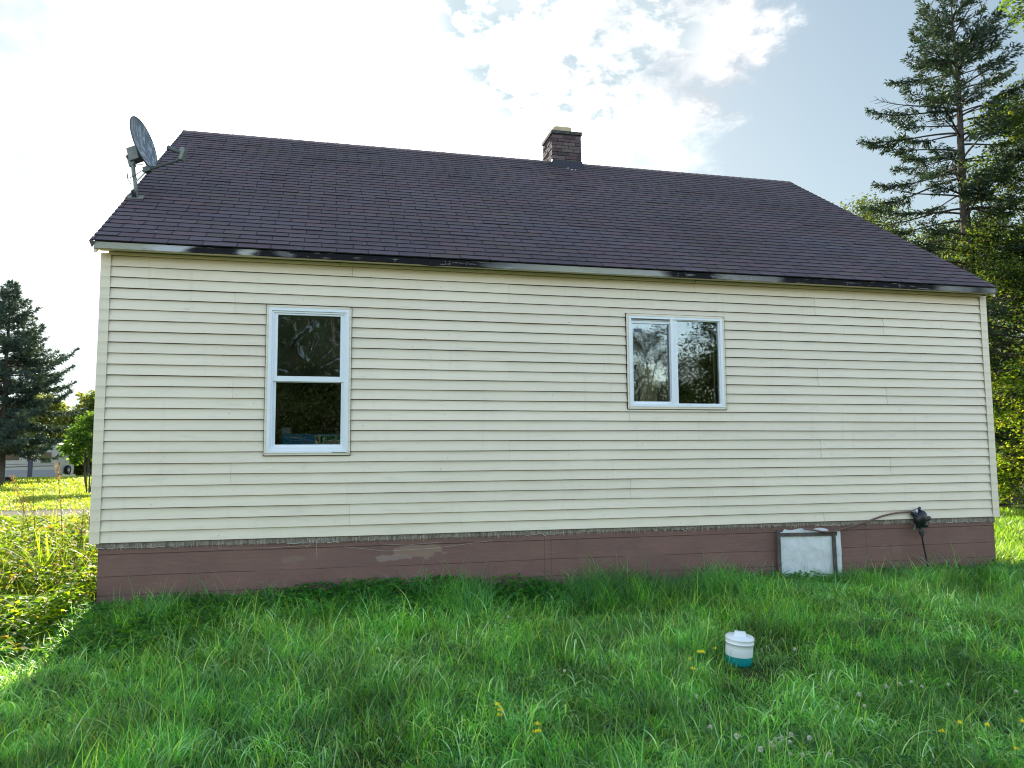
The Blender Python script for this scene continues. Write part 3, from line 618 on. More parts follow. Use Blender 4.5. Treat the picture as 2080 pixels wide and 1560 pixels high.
def build_windows():
    # ---- tall double-hung window
    w = MB(); rect_frame(w, 1.392, 2.194, .779, 2.228, .022, -.030, .0)
    s = w
    for (x, z, dx, dz) in ((1.392, .779, .022, .022), (2.194, .779, -.022, .022), (1.392, 2.228, .026, -.024), (2.194, 2.228, -.026, -.024)):
        s.face([(x, -.0306, z+.002), (x+dx, -.0306, z+dz+.002), (x+dx, -.0306, z+dz-.002), (x, -.0306, z-.002)], None, 1)
    rect_frame(s, 1.388, 2.198, .774, 2.232, .004, -.0285, .0, mi=1); s.box((1.414, -.031, 2.203), (2.172, -.028, 2.2065), None, 1); DG = mat('dark_gap', (.03, .03, .03), .9, .1); w.build('window_surround', [VINYL, DG], house)
    f = MB(); rect_frame(f, 1.414, 2.172, .801, 2.204, .030, -.036, .03, wb=.022); rect_frame(f, 1.444, 2.142, .823, 2.174, .018, -.024, .05, wb=.03)
    win = f.build('window', VW, house); win['label'] = 'tall white double hung window with two stacked panes'
    f = MB(); rect_frame(f, 1.462, 2.124, 1.49, 2.156, .035, -.012, .03, wb=.050, wt=.018); f.build('upper_sash', VW, win, bevel=.0015)
    f = MB(); rect_frame(f, 1.460, 2.126, .836, 1.512, .028, .006, .04, wb=.045, wt=.03, wl=.030, wr=.024); f.build('lower_sash', VW, win, bevel=.0015)
    f = MB(); f.box((1.455, -.026, .808), (2.13, -.0245, .8125)); f.box((2.02, -.037, .800), (2.165, -.03, .806)); f.build('sill_dirt', VD, win)
    g = MB(); g.face([(1.485, .012, 1.53), (2.10, .012, 1.53), (2.10, .012, 2.15), (1.485, .012, 2.15)]); g.build('glass_pane', GLASS, win)
    g = MB(); g.face([(1.48, .026, .87), (2.11, .026, .87), (2.11, .026, 1.49), (1.48, .026, 1.49)]); g.build('glass_pane', GLASS, win)
    film('film', 1.49, 2.095, 1.535, 2.145, .040, 1, win, .45, .02)
    # ---- square sliding window
    w = MB(); rect_frame(w, 5.082, 6.238, 1.248, 2.276, .024, -.030, .0)
    s = w
    for (x, z, dx, dz) in ((5.082, 1.248, .024, .024), (6.238, 1.248, -.026, .024), (5.082, 2.276, .026, -.024), (6.238, 2.276, -.026, -.024)):
        s.face([(x, -.0306, z+.002), (x+dx, -.0306, z+dz+.002), (x+dx, -.0306, z+dz-.002), (x, -.0306, z-.002)], None, 1)
    rect_frame(s, 5.078, 6.242, 1.243, 2.280, .004, -.0285, .0, mi=1); s.box((5.106, -.031, 2.2495), (6.21, -.028, 2.2525), None, 1); w.build('window_surround', [VINYL, DG], house)
    f = MB(); rect_frame(f, 5.107, 6.212, 1.272, 2.250, .030, -.036, .05, wt=.024); f.box((5.592, -.034, 1.30), (5.628, .03, 2.228))
    win = f.build('window', VW, house); win['label'] = 'square white sliding window with two side by side panes'
    f = MB(); rect_frame(f, 5.137, 5.597, 1.300, 2.205, .027, -.002, .03, wt=.028, wb=.03, wr=.006); f.box((5.137, -.012, 2.207), (5.597, .03, 2.2125), (.9, .9, .9)); f.box((5.137, .0, 2.2165), (5.597, .03, 2.2205)); f.build('sliding_sash', VW, win, bevel=.0015)
    f = MB(); rect_frame(f, 5.630, 6.182, 1.296, 2.228, .012, -.020, .04, wl=.044, wb=.014); f.build('fixed_sash', VW, win, bevel=.0015)
    g = MB(); g.face([(5.16, .014, 1.32), (5.594, .014, 1.32), (5.594, .014, 2.18), (5.16, .014, 2.18)]); g.build('glass_pane', GLASS, win)
    g = MB(); g.face([(5.67, .002, 1.30), (6.175, .002, 1.30), (6.175, .002, 2.22), (5.67, .002, 2.22)]); g.build('glass_pane', GLASS, win)
    film('film', 5.163, 5.592, 1.325, 2.175, .045, 5, win, .5, .45)
    f = MB(); f.box((5.186, .0105, 2.085), (5.272, .0135, 2.122)); f.build('sticker', mat('grey_sticker', (.10, .12, .15), .6, .3), win)
    f = MB(); x = 5.805
    for ch in (.07, .03, 0, .028, .028, .022, .03, .02, .026):     # worn white lettering, no longer readable
        if ch: f.box((x, -.0012, 2.168), (x+.007, -.0002, 2.168+ch*.55+.012)); f.box((x+.007, -.0012, 2.168 if ch != .03 else 2.18), (x+.013, -.0002, 2.172 if ch != .03 else 2.184))
        x += .019
    f.build('window_lettering', mat('white_lettering', (.7, .75, .8), .6, .3), win)
    f = MB(); f.box((6.135, .05, 1.3), (6.148, .07, 2.16)); f.build('cord', mat('pale_cord', (.45, .45, .38), .7, .2), win)
build_walls(); build_foundation(); build_hatch(); build_roof(); build_chimney(); build_windows()

def build_window_contents():
    b = MB(); x0, x1, z0, z1, y = 1.555, 2.14, .845, .985, .045
    b.box((x0, y, z0), (x1, y+.12, z1))
    bx = b.build('picture_box', mat('blue_card', (.02, .22, .50), .5, .3, noise=(14, .35, (.02, .36, .55))))
    tag(bx, 'long blue printed box with small photos on its front, inside the tall window', 'box')
    b = MB(); rr = random.Random(1); yy = y-.002
    for row, (za, h, xa, xb) in enumerate(((.945, .014, 1.64, 1.79), (.915, .018, 1.62, 1.83), (.884, .007, 1.63, 1.80))):
        x = xa
        while x < xb:
            wv = rr.uniform(.006, .012); hh = h*rr.uniform(.5, 1); b.box((x, yy-.001, za), (x+wv*.45, yy, za+hh)); b.box((x, yy-.001, za+hh*.4), (x+wv, yy, za+hh*.4+.0025)); x += wv+.004
    b.box((1.557, yy-.001, .949), (1.635, yy, .953)); b.build('box_lettering', mat('faded_print', (.55, .62, .75), .6, .2), bx)
    for i, (xa, xb) in enumerate(((1.862, 1.95), (1.965, 2.055), (2.065, 2.139))):
        b = MB(); za, zb = .888, .972
        b.box((xa, yy-.001, za), (xb, yy, zb), (1, 1, .9)); q = yy-.0018; w_ = xb-xa
        if i == 0: b.face([(xa+.006, q, za+.01), (xa+w_*.45, q, za+.01), (xa+w_*.3, q, zb-.006), (xa+.006, q, zb-.006)], (.35, .22, .16)); b.face([(xa+w_*.55, q, za+.006), (xa+w_*.8, q, za+.006), (xa+w_*.95, q, zb-.006), (xa+w_*.6, q, zb-.006)], (.05, .22, .08))
        else: b.face([(xa+.004, q, za+.035), (xb-.004, q, za+.045), (xb-.004, q, zb-.004), (xa+.004, q, zb-.004)], (.08, .33, .15)); b.face([(xa+.004, q-.0004, za+.004), (xb-.004, q-.0004, za+.004), (xb-.004, q-.0004, za+.05), (xa+w_*.4, q-.0004, za+.022), (xa+.004, q-.0004, za+.035)], (.62, .5, .28))
        b.build('photo_print', mat('photo_print', (.95, .92, .8), .5, .3, attr=True), bx)
    b = MB(); b.box((1.535, .166, .99), (1.63, .171, 1.05)); b.box((1.535, .166, .86), (1.542, .17, .99))
    c = b.build('paper_card', mat('white_paper', (.5, .55, .56), .7, .2)); tag(c, 'small white card standing behind the blue box in the tall window', 'card')
    b = MB(); b.box((5.275, .10, 1.2), (5.475, .118, 1.745)); c = b.build('wood_board', mat('yellowed_board', (.85, .66, .28), .7, .2, noise=(11, .5, (.85, .72, .56))), bevel=.003)
    tag(c, 'yellowish board standing upright inside the left pane of the square window', 'board')
    b = MB()
    for i in range(10): b.box((5.13+i*.019, .15+(.012 if i % 2 else 0), .9), (5.149+i*.019, .165+(.012 if i % 2 else 0), 1.62-.012*i))
    c = b.build('curtain', mat('brown_curtain', (.40, .29, .13), .9, .1)); tag(c, 'brown pleated curtain edge low in the left pane of the square window', 'curtain')
build_window_contents()

# ------------------------------------------------------------------ satellite dish
def build_dish():
    base = Vector((-.044, .954, 3.503)); cs, sn = cos(RP), sin(RP); nrm = Vector((0, -sn, cs)); ups = Vector((0, cs, sn))
    t = thing('satellite_dish', 'grey satellite dish on a bent mast at the left edge of the roof', 'satellite dish', tuple(base))
    gm = mat('galvanised_paint', (.20, .21, .19), .5, .5, noise=(20, .35)); dk = mat('grey_plastic', (.085, .095, .09), .5, .4)
    R = Matrix(((1, 0, 0), (0, cs, -sn), (0, sn, cs))).to_4x4(); T = Matrix.Translation(base) @ R
    b = MB(); b.box((-.085, -.055, .008), (.085, .075, .016), M=T); b.box((-.028, -.03, .016), (-.022, .04, .085), M=T); b.box((.022, -.03, .016), (.028, .04, .085), M=T)
    for x in (-.07, .07):
        for y in (-.042, .06): b.lathe([(0, .022), (.010, .022), (.010, .014)], n=8, M=T @ Matrix.Translation((x, y, 0)))
    b.build('mount_base', gm, t)
    top = base+Vector((-.03, 0, .47))
    b = MB(); b.tube([base+Vector((0, 0, .03)), base+Vector((.002, 0, .12)), base+Vector((-.004, 0, .19)), base+Vector((-.022, 0, .27)), base+Vector((-.028, 0, .33)), top], .021, 12); b.build('mast', gm, t, smooth=True)
    n = Vector((.913, -.297, .286)).normalized()
    ctr = base+Vector((.022, 0, .598))
    upv = (Vector((0, 0, 1))-n*n.z).normalized(); side = upv.cross(n).normalized()
    M = Matrix(((side.x, upv.x, n.x, ctr.x), (side.y, upv.y, n.y, ctr.y), (side.z, upv.z, n.z, ctr.z), (0, 0, 0, 1)))
    # dish: shallow paraboloid, slightly taller than wide, faint streaks of old whitewash
    m = bpy.data.materials.new('dish_paint'); m.use_nodes = True; nt = m.node_tree; N = nt.nodes; L = nt.links; P = N['Principled BSDF']; tc = N.new('ShaderNodeTexCoord'); mp = N.new('ShaderNodeMapping'); L.new(tc.outputs['Object'], mp.inputs[0]); mp.inputs['Scale'].default_value = (14, 14, 2.2)
    nn = N.new('ShaderNodeTexNoise'); nn.inputs['Scale'].default_value = 2.4; nn.inputs['Detail'].default_value = 6; nn.inputs['Roughness'].default_value = .65; L.new(mp.outputs[0], nn.inputs[0]); cr = N.new('ShaderNodeValToRGB'); L.new(nn.outputs[0], cr.inputs[0])
    cr.color_ramp.elements[0].position = .48; cr.color_ramp.elements[0].color = (.12, .145, .165, 1); cr.color_ramp.elements[1].position = .66; cr.color_ramp.elements[1].color = (.50, .52, .54, 1); L.new(cr.outputs[0], P.inputs['Base Color']); P.inputs['Roughness'].default_value = .45
    b = MB(); rx, rz, dep, K, J = .225, .285, .055, 9, 44
    vs = [M @ Vector((0, 0, 0))]
    for i in range(1, K+1):
        r = i/K
        for j in range(J): a = 2*pi*j/J; vs.append(M @ Vector((rx*r*cos(a), rz*r*sin(a), dep*r*r)))
    fs = [(0, 1+j, 1+(j+1) % J) for j in range(J)]+[(1+(i-1)*J+j, 1+i*J+j, 1+i*J+(j+1) % J, 1+(i-1)*J+(j+1) % J) for i in range(1, K) for j in range(J)]
    b.raw(vs, fs); off = len(vs)
    b.raw([v-n*.012 for v in vs], [f[::-1] for f in fs])
    dish = b.build('reflector', m, t, smooth=True)
    b = MB(); b.tube([M @ Vector((rx*cos(2*pi*j/J), rz*sin(2*pi*j/J), dep-.004)) for j in range(J+1)], .0065, 6, cap=False); b.build('reflector_rim', mat('dish_rim', (.06, .075, .085), .5, .4), dish, smooth=True)
    b = MB()   # two faint marks near the lower edge
    for (u, v, s_) in ((-.05, -.13, .02), (-.03, -.135, .014), (-.008, -.14, .012), (.02, -.205, .016), (.045, -.21, .012)):
        r2 = (u/rx)**2+(v/rz)**2; q = Vector((u, v, dep*r2+.003)); b.face([M @ (q+Vector((-.003, -s_*.6, 0))), M @ (q+Vector((.003, -s_*.6, 0))), M @ (q+Vector((.006, s_*.6, 0))), M @ (q+Vector((.0, s_*.6, 0)))])
    b.build('faded_mark', mat('white_lettering', (.7, .75, .8)), dish)
    # bracket behind
    b = MB(); Mb = M @ Matrix.Translation((0, -.10, -.075)); b.box((-.055, -.075, -.055), (.055, .075, .058), M=Mb); b.box((-.03, -.12, -.085), (.03, .02, -.03), M=Mb); b.build('bracket', gm, t, bevel=.008)
    b = MB(); b.tube([top+Vector((-.06, 0, -.03)), top+Vector((.06, 0, -.035))], .006, 6); b.tube([top+Vector((-.06, 0, -.03)), top+Vector((-.065, 0, -.015))], .012, 8); b.build('bolt', dk, t)
    # arm and feed horn
    foot = M @ Vector((0, -rz-.02, dep*.6)); end = foot+n*.35+upv*.005+Vector((.03, 0, 0))
    b = MB(); b.tube([foot-n*.07, foot, foot.lerp(end, .5), end], .014, 8); b.box((-.03, -rz-.045, -.02), (.03, -rz+.01, .055), M=M); b.build('feed_arm', dk, t, smooth=False)
    b = MB(); bk = (ctr-end).normalized(); h0 = end+upv*.075; b.tube([h0, h0+bk*.05, h0+bk*.11, h0+bk*.15], [.024, .022, .024, .030], 12)
    rM = bk.to_track_quat('Z', 'Y').to_matrix().to_4x4(); b.build('feed_horn', dk, t)
    b = MB(); b.box((-.042, -.07, -.028), (.042, .048, .012), M=Matrix.Translation(end+upv*.06-bk*.02) @ rM); b.lathe([(0, -.03), (.042, -.028), (.044, .010), (0, .012)], n=20, M=Matrix.Translation(end+upv*.10-bk*.02) @ rM); b.build('feed_housing', gm, t, bevel=.006)
    # brace and cables
    b = MB(); b.tube([base+Vector((.0, -.01, .17)), base+Vector((.11, -.02, .30)), foot-n*.06], .0085, 8); b.build('brace', mat('pale_brace', (.5, .52, .46), .5, .4), t)
    b = MB(); A = base+Vector((-.005, -.03, .20)); cab = []
    for i in range(25):
        u = i/24; cab.append(base+Vector((-.035-.045*sin(u*pi*1.3), -.02, .12+.02+.26*u))) if u < .5 else cab.append((base+Vector((-.07+.26*(u-.5)*2, -.03, .22+.13*(u-.5)*2+.02*sin(u*9)))))
    b.tube(cab, .004, 6); b.tube([base+Vector((-.03, -.03, .36)), base+Vector((.04, -.03, .365)), base+Vector((.11, -.03, .36))], .0035, 6); b.tube([base+Vector((.08, -.03, .42)), base+Vector((.10, -.03, .37)), base+Vector((.125, -.03, .35))], .0035, 6); b.build('cable', dk, t, smooth=True)
build_dish()

# ------------------------------------------------------------------ hose and wrapped outlet at the right
def smooth_path(P, k=8):
    P = [Vector(p) for p in P]; out = []
    for i in range(len(P)-1):
        p0, p1, p2, p3 = P[max(i-1, 0)], P[i], P[i+1], P[min(i+2, len(P)-1)]
        for j in range(k):
            t = j/k; out.append(.5*((2*p1)+(-p0+p2)*t+(2*p0-5*p1+4*p2-p3)*t*t+(-p0+3*p1-3*p2+p3)*t**3))
    out.append(P[-1]); return out
b = MB(); b.tube(smooth_path([(7.12, -.045, -.065), (7.22, -.05, -.082), (7.38, -.05, -.108), (7.52, -.055, -.098), (7.72, -.06, -.055), (7.92, -.055, -.01), (8.12, -.05, .045), (8.33, -.045, .078), (8.53, -.045, .085)]), .0105, 10)
o = b.build('garden_hose', mat('faded_brown_hose', (.20, .11, .085), .55, .4, noise=(12, .3)), smooth=True); tag(o, 'faded brown hose running from the white cover to the black taped outlet', 'hose')
def build_outlet():
    c = Vector((8.61, -.075, .005))
    t = thing('wrapped_outlet', 'black bulb shaped outlet wrapped in tape on the wall near the right corner', 'outlet', (8.60, -.03, -.18))
    bk = mat('black_rubber', (.012, .013, .016), .35, .5, bump=(20, .4, .01)); tp = mat('duct_tape', (.42, .46, .50), .3, .5, metal=.3, bump=(30, .5, .005))
    b = MB(); M = Matrix.Translation(c+Vector((0, 0, .005))) @ Matrix.Rotation(radians(18), 4, 'Y') @ Matrix.Scale(1.12, 4, (0, 0, 1))
    b.lathe([(0, .085), (.03, .082), (.055, .065), (.068, .035), (.072, 0), (.066, -.03), (.048, -.062), (.03, -.08), (.02, -.1)], n=20, M=M)
    b.lathe([(0, .045), (.018, .045), (.024, .03), (.026, 0), (.026, -.05)], n=12, M=Matrix.Translation(c+Vector((.082, -.01, -.0))) @ Matrix.Rotation(radians(75), 4, 'Y'))
    b.box((.015, -.035, -.095), (.07, .02, -.04), M=Matrix.Translation(c)); b.build('rubber_bulb', bk, t, smooth=True)
    b = MB(); rr = random.Random(8)
    for (p, q, w) in (((-.045, -.08, .11), (-.035, -.075, -.01), .012), ((-.085, -.03, .09), (-.05, -.07, .02), .016), ((-.045, -.06, .0), (-.055, -.03, -.13), .014), ((-.035, -.07, -.03), (-.012, -.05, -.12), .012), ((-.06, -.05, .10), (.0, -.06, .125), .01)):
        P0, P1 = Vector((c.x, 0, c.z))+Vector(p), Vector((c.x, 0, c.z))+Vector(q); d = (P1-P0).normalized(); s_ = d.cross(Vector((0, 1, 0))).normalized()*w; m_ = P0.lerp(P1, .5)+Vector((0, -.012, 0))
        b.face([P0-s_, P0+s_, m_+s_*1.2, m_-s_*.8]); b.face([m_-s_*.8, m_+s_*1.2, P1+s_, P1-s_*1.1])
    b.build('tape_strip', tp, t)
    b = MB()
    for (a, e) in (((-.10, -.02, .085), (-.035, -.08, .03)), ((-.09, -.02, .06), (-.03, -.08, -.02)), ((-.03, -.05, .10), (.02, -.04, .125))):
        P0, P1 = c+Vector(a)+Vector((0, .06, 0)), c+Vector(e)+Vector((0, .06, 0)); b.tube([P0, P0.lerp(P1, .5)+Vector((.0, -.01, -.006)), P1], [.014, .02, .016], 7)
    b.build('black_wrapping', bk, t)
    b = MB(); z = -.09; b.tube([(8.615, -.07, -.08), (8.620, -.07, -.12)], .018, 12); b.tube([(8.62, -.07, -.12), (8.621, -.07, -.14)], .034, 12); b.tube([(8.622, -.07, -.145), (8.624, -.07, -.165), (8.626, -.07, -.20)], [.03, .028, .012], 12); b.build('hose_coupling', mat('grey_fitting', (.05, .055, .055), .4, .5), t)
    b = MB(); b.tube(smooth_path([(8.626, -.07, -.19), (8.635, -.068, -.26), (8.655, -.066, -.36), (8.67, -.07, -.46), (8.69, -.08, -.66)], 5), .0095, 8); b.build('drain_tube', bk, t, smooth=True)
build_outlet()

# ------------------------------------------------------------------ cooler jug
def build_jug():
    x, y = 4.948, -2.41; zt = -.552; zb = float(gz(x, y))+.005; H = zt-zb
    t = thing('water_jug', 'white and teal cooler jug with a white lid sitting in the grass', 'cooler jug', (x, y, zb))
    M = Matrix.Translation((x, y, zb)) @ Matrix.Rotation(radians(3), 4, 'Y') @ Matrix.Rotation(radians(4), 4, 'X')
    wm = mat('white_jug_plastic', (.86, .87, .87), .38, .45, noise=(13, .10)); tm = mat('teal_jug_plastic', (.005, .30, .29), .4, .45, noise=(10, .2))
    band = H*.30
    b = MB(); b.lathe([(0, 0), (.090, 0), (.094, .006), (.0965, band*.5), (.0975, band)], n=48, M=M); b.build('teal_base', tm, t, smooth=True)
    b = MB(); b.lathe([(.0975, band), (.0985, band+.003), (.0985, H*.55), (.0985, H*.70), (.102, H*.705), (.103, H*.715), (.102, H*.725), (.100, H*.735), (.1005, H*.80), (.101, H*.83), (0, H*.83)], n=48, M=M); b.build('body', wm, t, smooth=True)
    b = MB(); b.lathe([(.1005, H*.815), (.1035, H*.82), (.1045, H*.845), (.1035, H*.875), (.099, H*.885), (.0985, H*.90), (.097, H*.915), (0, H*.93)], n=48, M=M)
    lid = b.build('lid', wm, t, smooth=True)
    b = MB(); Mk = M @ Matrix.Rotation(radians(-28), 4, 'Z'); a0, a1, b0, b1, z0, z1 = -.042, .042, -.024, .024, H*.925, H*1.06
    vs = [(a0, b0, z0), (a1, b0, z0), (a1, b1, z0), (a0, b1, z0), (a0*.95, b0*.8, z1), (a1*.95, b0*.8, z1), (a1*.95, b1*.8, z1), (a0*.95, b1*.8, z1)]
    b.raw([Mk @ Vector(v) for v in vs], [(4, 5, 6, 7), (0, 1, 5, 4), (1, 2, 6, 5), (2, 3, 7, 6), (3, 0, 4, 7)]); b.build('lid_grip', wm, lid, bevel=.004)
    b = MB(); b.tube([M @ Vector((.1025*cos(a), .1025*sin(a), H*(.70-.0*cos(a)))) for a in np.linspace(pi*.95, pi*2.05, 30)], .0028, 6); b.tube([M @ Vector((.103, 0, H*.70)), M @ Vector((.112, .0, H*.74)), M @ Vector((.116, .01, H*.68))], .004, 6); b.build('handle_wire', mat('grey_wire', (.35, .36, .36), .4, .5), t)
build_jug()
#@@NATURE@@
# ------------------------------------------------------------------ plants
def vnoise(x, y, scale, seed):
    """smooth value noise 0..1"""
    r = np.random.default_rng(seed); G = r.random((64, 64)); u = np.asarray(x)/scale+31.3; v = np.asarray(y)/scale+17.7
    i = np.floor(u).astype(int); j = np.floor(v).astype(int); fx = u-i; fy = v-j; fx = fx*fx*(3-2*fx); fy = fy*fy*(3-2*fy)
    g = lambda a, b: G[a % 64, b % 64]
    return (g(i, j)*(1-fx)+g(i+1, j)*fx)*(1-fy)+(g(i, j+1)*(1-fx)+g(i+1, j+1)*fx)*fy
def blades(P, az, Ln, lean, curl, wd, col, K=4, twist=None):
    n = len(P); d = np.stack([np.cos(az), np.sin(az), np.zeros(n)], 1); tw = RNG.uniform(-.9, .9, n) if twist is None else twist
    s0 = np.stack([-np.sin(az+tw), np.cos(az+tw), np.zeros(n)], 1)
    pos = P.copy(); rows = []
    for k in range(K+1):
        t = k/K; w = wd*(1-t**1.7)*.5+.0004; rows.append(np.stack([pos-s0*w[:, None], pos+s0*w[:, None]], 1))
        th = lean+curl*t; step = Ln/K; pos = pos+d*(np.sin(th)*step)[:, None]; pos[:, 2] += np.cos(th)*step
    V = np.stack(rows, 1).reshape(-1, 3); m = (K+1)*2; base = np.arange(n)*m
    F = np.stack([np.stack([base+2*k, base+2*k+1, base+2*k+3, base+2*k+2], 1) for k in range(K)], 1).reshape(-1, 4)
    return V, F, np.repeat(col, K, axis=0)
def leaves(P, az, tilt, Ln, wd, col, fold=.25, roll=None):
    """folded leaf: base, tip, two edges and a lowered midrib"""
    n = len(P); d = np.stack([np.cos(az)*np.cos(tilt), np.sin(az)*np.cos(tilt), np.sin(tilt)], 1)
    s = np.stack([-np.sin(az), np.cos(az), np.zeros(n)], 1); u = np.cross(d, s); ro = RNG.uniform(-.7, .7, n) if roll is None else roll
    s2 = s*np.cos(ro)[:, None]+u*np.sin(ro)[:, None]; u2 = np.cross(d, s2)
    L_ = Ln[:, None]; w = wd[:, None]*.5
    base = P; mid = P+d*L_*.45; tip = P+d*L_+u2*L_*-.12*np.sign(u2[:, 2:3]); e1 = mid+s2*w+u2*w*fold*np.sign(u2[:, 2:3]); e2 = mid-s2*w+u2*w*fold*np.sign(u2[:, 2:3])
    V = np.stack([base, mid, tip, e1, e2], 1).reshape(-1, 3); b = np.arange(n)*5
    F = np.stack([np.stack([b, b+3, b+2, b+1], 1), np.stack([b, b+1, b+2, b+4], 1)], 1).reshape(-1, 4)
    return V, F, np.repeat(col, 2, axis=0)
def join(parts):
    V, F, C, o = [], [], [], 0
    for v, f, c in parts: V.append(v); F.append(f+o); C.append(c); o += len(v)
    return np.concatenate(V), np.concatenate(F), np.concatenate(C)
def pal(n, cols, wts, jit=.22):
    cols = np.array(cols); k = RNG.choice(len(cols), n, p=np.array(wts)/sum(wts)); c = cols[k]*RNG.uniform(1-jit, 1+jit, (n, 1)); return c*RNG.uniform(.93, 1.07, (n, 3))
GRASS = mat('grass_blade', (1, 1, 1), .40, .42, attr=True, trans=.45)
LEAF = mat('leaf', (1, 1, 1), .60, .22, attr=True, trans=.55)
NEEDLE = mat('needle', (1, 1, 1), .6, .3, attr=True, trans=.15)
BARK = mat('bark', (.10, .085, .07), .95, .1, noise=(6, .5, (.05, .042, .036)), bump=(18, .9, .03))

def in_view(x, y, marg):
    a = np.degrees(np.arctan2(x-CAM[0], y-CAM[1])); r = np.hypot(x-CAM[0], y-CAM[1]); m = np.degrees(np.arctan2(marg, r))
    return (a > -20.6-m) & (a < 47.6+m)
def on_lawn(x, y):   # keep clear of house and jug
    inside = (x > -.06) & (x < 9.75) & (y > -.035) & (y < 8)
    return ~inside & (np.hypot(x-4.948, y+2.41) > .112)
def make_lawn():
    parts = []
    jugmod = lambda x, y: 1-.78*np.exp(-((x-4.90)**2/.06+(y+2.66)**2/.09))
    def patch(x0, x1, y0, y1, dens, hscale, wscale, marg, cols, wts, kk=4, flop=1.0, sel=None, hmod=None):
        n = int((x1-x0)*(y1-y0)*dens); x = RNG.uniform(x0, x1, n); y = RNG.uniform(y0, y1, n)
        k = in_view(x, y, marg) & on_lawn(x, y)
        if sel is not None: k &= sel(x, y)
        # clumpy density
        k &= RNG.random(n) < .45+.75*vnoise(x, y, .12, 5)
        x, y = x[k], y[k]; n = len(x)
        P = np.stack([x, y, gz(x, y)-.01], 1)
        tall = .55+.9*vnoise(x, y, .55, 1)**1.2*.9+.45*vnoise(x, y, .16, 2)
        Ln = hscale*tall*RNG.uniform(.55, 1.25, n)
        if hmod is not None: Ln *= hmod(x, y)
        az = 2*pi*1.4*vnoise(x, y, .35, 3)+RNG.normal(0, 1.5, n)
        floppy = vnoise(x, y, .7, 4)
        lean = RNG.uniform(.02, .75, n); curl = (RNG.uniform(.2, 1.3, n)+floppy*RNG.uniform(.2, 2.4, n))*flop
        wd = wscale*RNG.uniform(.6, 1.5, n)
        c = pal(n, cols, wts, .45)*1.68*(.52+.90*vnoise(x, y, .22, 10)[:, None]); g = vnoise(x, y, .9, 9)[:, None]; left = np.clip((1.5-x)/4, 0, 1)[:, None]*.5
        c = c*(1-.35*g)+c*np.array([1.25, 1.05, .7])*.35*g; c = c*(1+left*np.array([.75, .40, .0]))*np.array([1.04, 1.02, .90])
        parts.append(blades(P, az, Ln, lean, curl, wd, c, kk))
    G = [(.055, .175, .038), (.085, .235, .035), (.040, .140, .052), (.13, .26, .05), (.36, .31, .16), (.13, .25, .13), (.015, .04, .015)]; w = [.27, .23, .13, .12, .025, .11, .115]
    patch(-3, 10, -5.6, -2.6, 9500, .105, .0036, .4, G, w, 4, 1.25, None, jugmod)
    patch(-4, 14, -2.6, -.0, 6000, .110, .0044, .4, G, w, 4, 1.2, None, jugmod)
    # long arching blades in tussocks
    SHEEN = [(.20, .34, .20), (.30, .42, .31), (.13, .26, .11)]  # sky sheen on the arching blades, painted as a paler blade colour
    tus = lambda x, y: (vnoise(x, y, .5, 21) > .56)
    patch(-3, 13, -5.6, -.2, 300, .25, .0062, .4, [(.09, .22, .07), (.07, .19, .06)], [.5, .5], 6, 1.4, tus, jugmod)
    patch(-3, 13, -5.6, -.1, 330, .23, .0062, .4, SHEEN, [.5, .3, .2], 7, 1.9, lambda x, y: vnoise(x, y, .5, 22) > .50, jugmod)
    patch(-3, 13, -5.6, -.2, 170, .22, .0048, .4, [(.10, .24, .04), (.17, .27, .07)], [.6, .4], 5, .5, None, jugmod)
    # taller growth against the wall
    patch(-.2, 11, -.75, -.02, 3300, .19, .0050, .5, [(.053, .165, .053), (.075, .210, .045), (.045, .135, .068)], [.4, .35, .25], 5, .8, None, lambda x, y: .45+1.25*vnoise(x, y*0, .35, 31)*np.clip(.5+np.exp(-((x-4.4)/2.0)**2), 0, 1.5))
    patch(1.2, 8, -.45, -.03, 330, .33, .0062, .5, [(.07, .17, .09), (.09, .21, .09)], [.5, .5], 6, 1.1, None, lambda x, y: .45+.75*vnoise(x, y*0, .3, 52))
    patch(-.1, 9.9, -.40, -.03, 260, .36, .0055, .5, [(.045, .150, .075), (.068, .180, .075)], [.5, .5], 6, .6, None, lambda x, y: .5+1.0*vnoise(x, y*0, .3, 32)*np.clip(.45+np.exp(-((x-4.3)/1.5)**2), 0, 1.3))
    # sunlit lawn right of the house
    R = [(.08, .17, .02), (.11, .19, .03), (.055, .13, .02)]; rw = [.4, .35, .25]
    patch(9.75, 19, -.5, 9, 900, .15, .009, .8, R, rw, 4)
    # sunlit lawn left, in three depths
    L_ = [(.075, .135, .014), (.10, .14, .02), (.06, .14, .02), (.2, .18, .07)]; lw = [.4, .35, .2, .05]
    patch(-9, -.3, -1.2, 5.5, 900, .15, .009, .8, L_, lw, 4)
    patch(-16, -1, 5.5, 16.2, 420, .17, .014, 1, L_, lw, 3)
    patch(-34, -3, 20.5, 46, 130, .12, .03, 1, L_, lw, 3)
    patch(-48, -10, 46, 96, 28, .22, .07, 1, L_, lw, 3)
    # tall wispy grass standing in the weed bed
    patch(-7, -.3, .8, 8, 210, .60, .0070, .8, [(.07, .12, .02), (.10, .12, .03), (.14, .12, .06)], [.5, .3, .2], 6, .7)
    patch(-3, -.14, -.9, .8, 120, .34, .0060, .5, [(.08, .15, .02), (.11, .15, .03)], [.6, .4], 6, .8)
    V, F, C = join(parts); print('grass faces', len(F))
    o = npmesh('grass', V, F, GRASS, C); o['kind'] = 'stuff'; tag(o, 'long uncut green grass covering the lawn around the house', 'grass')
make_lawn()

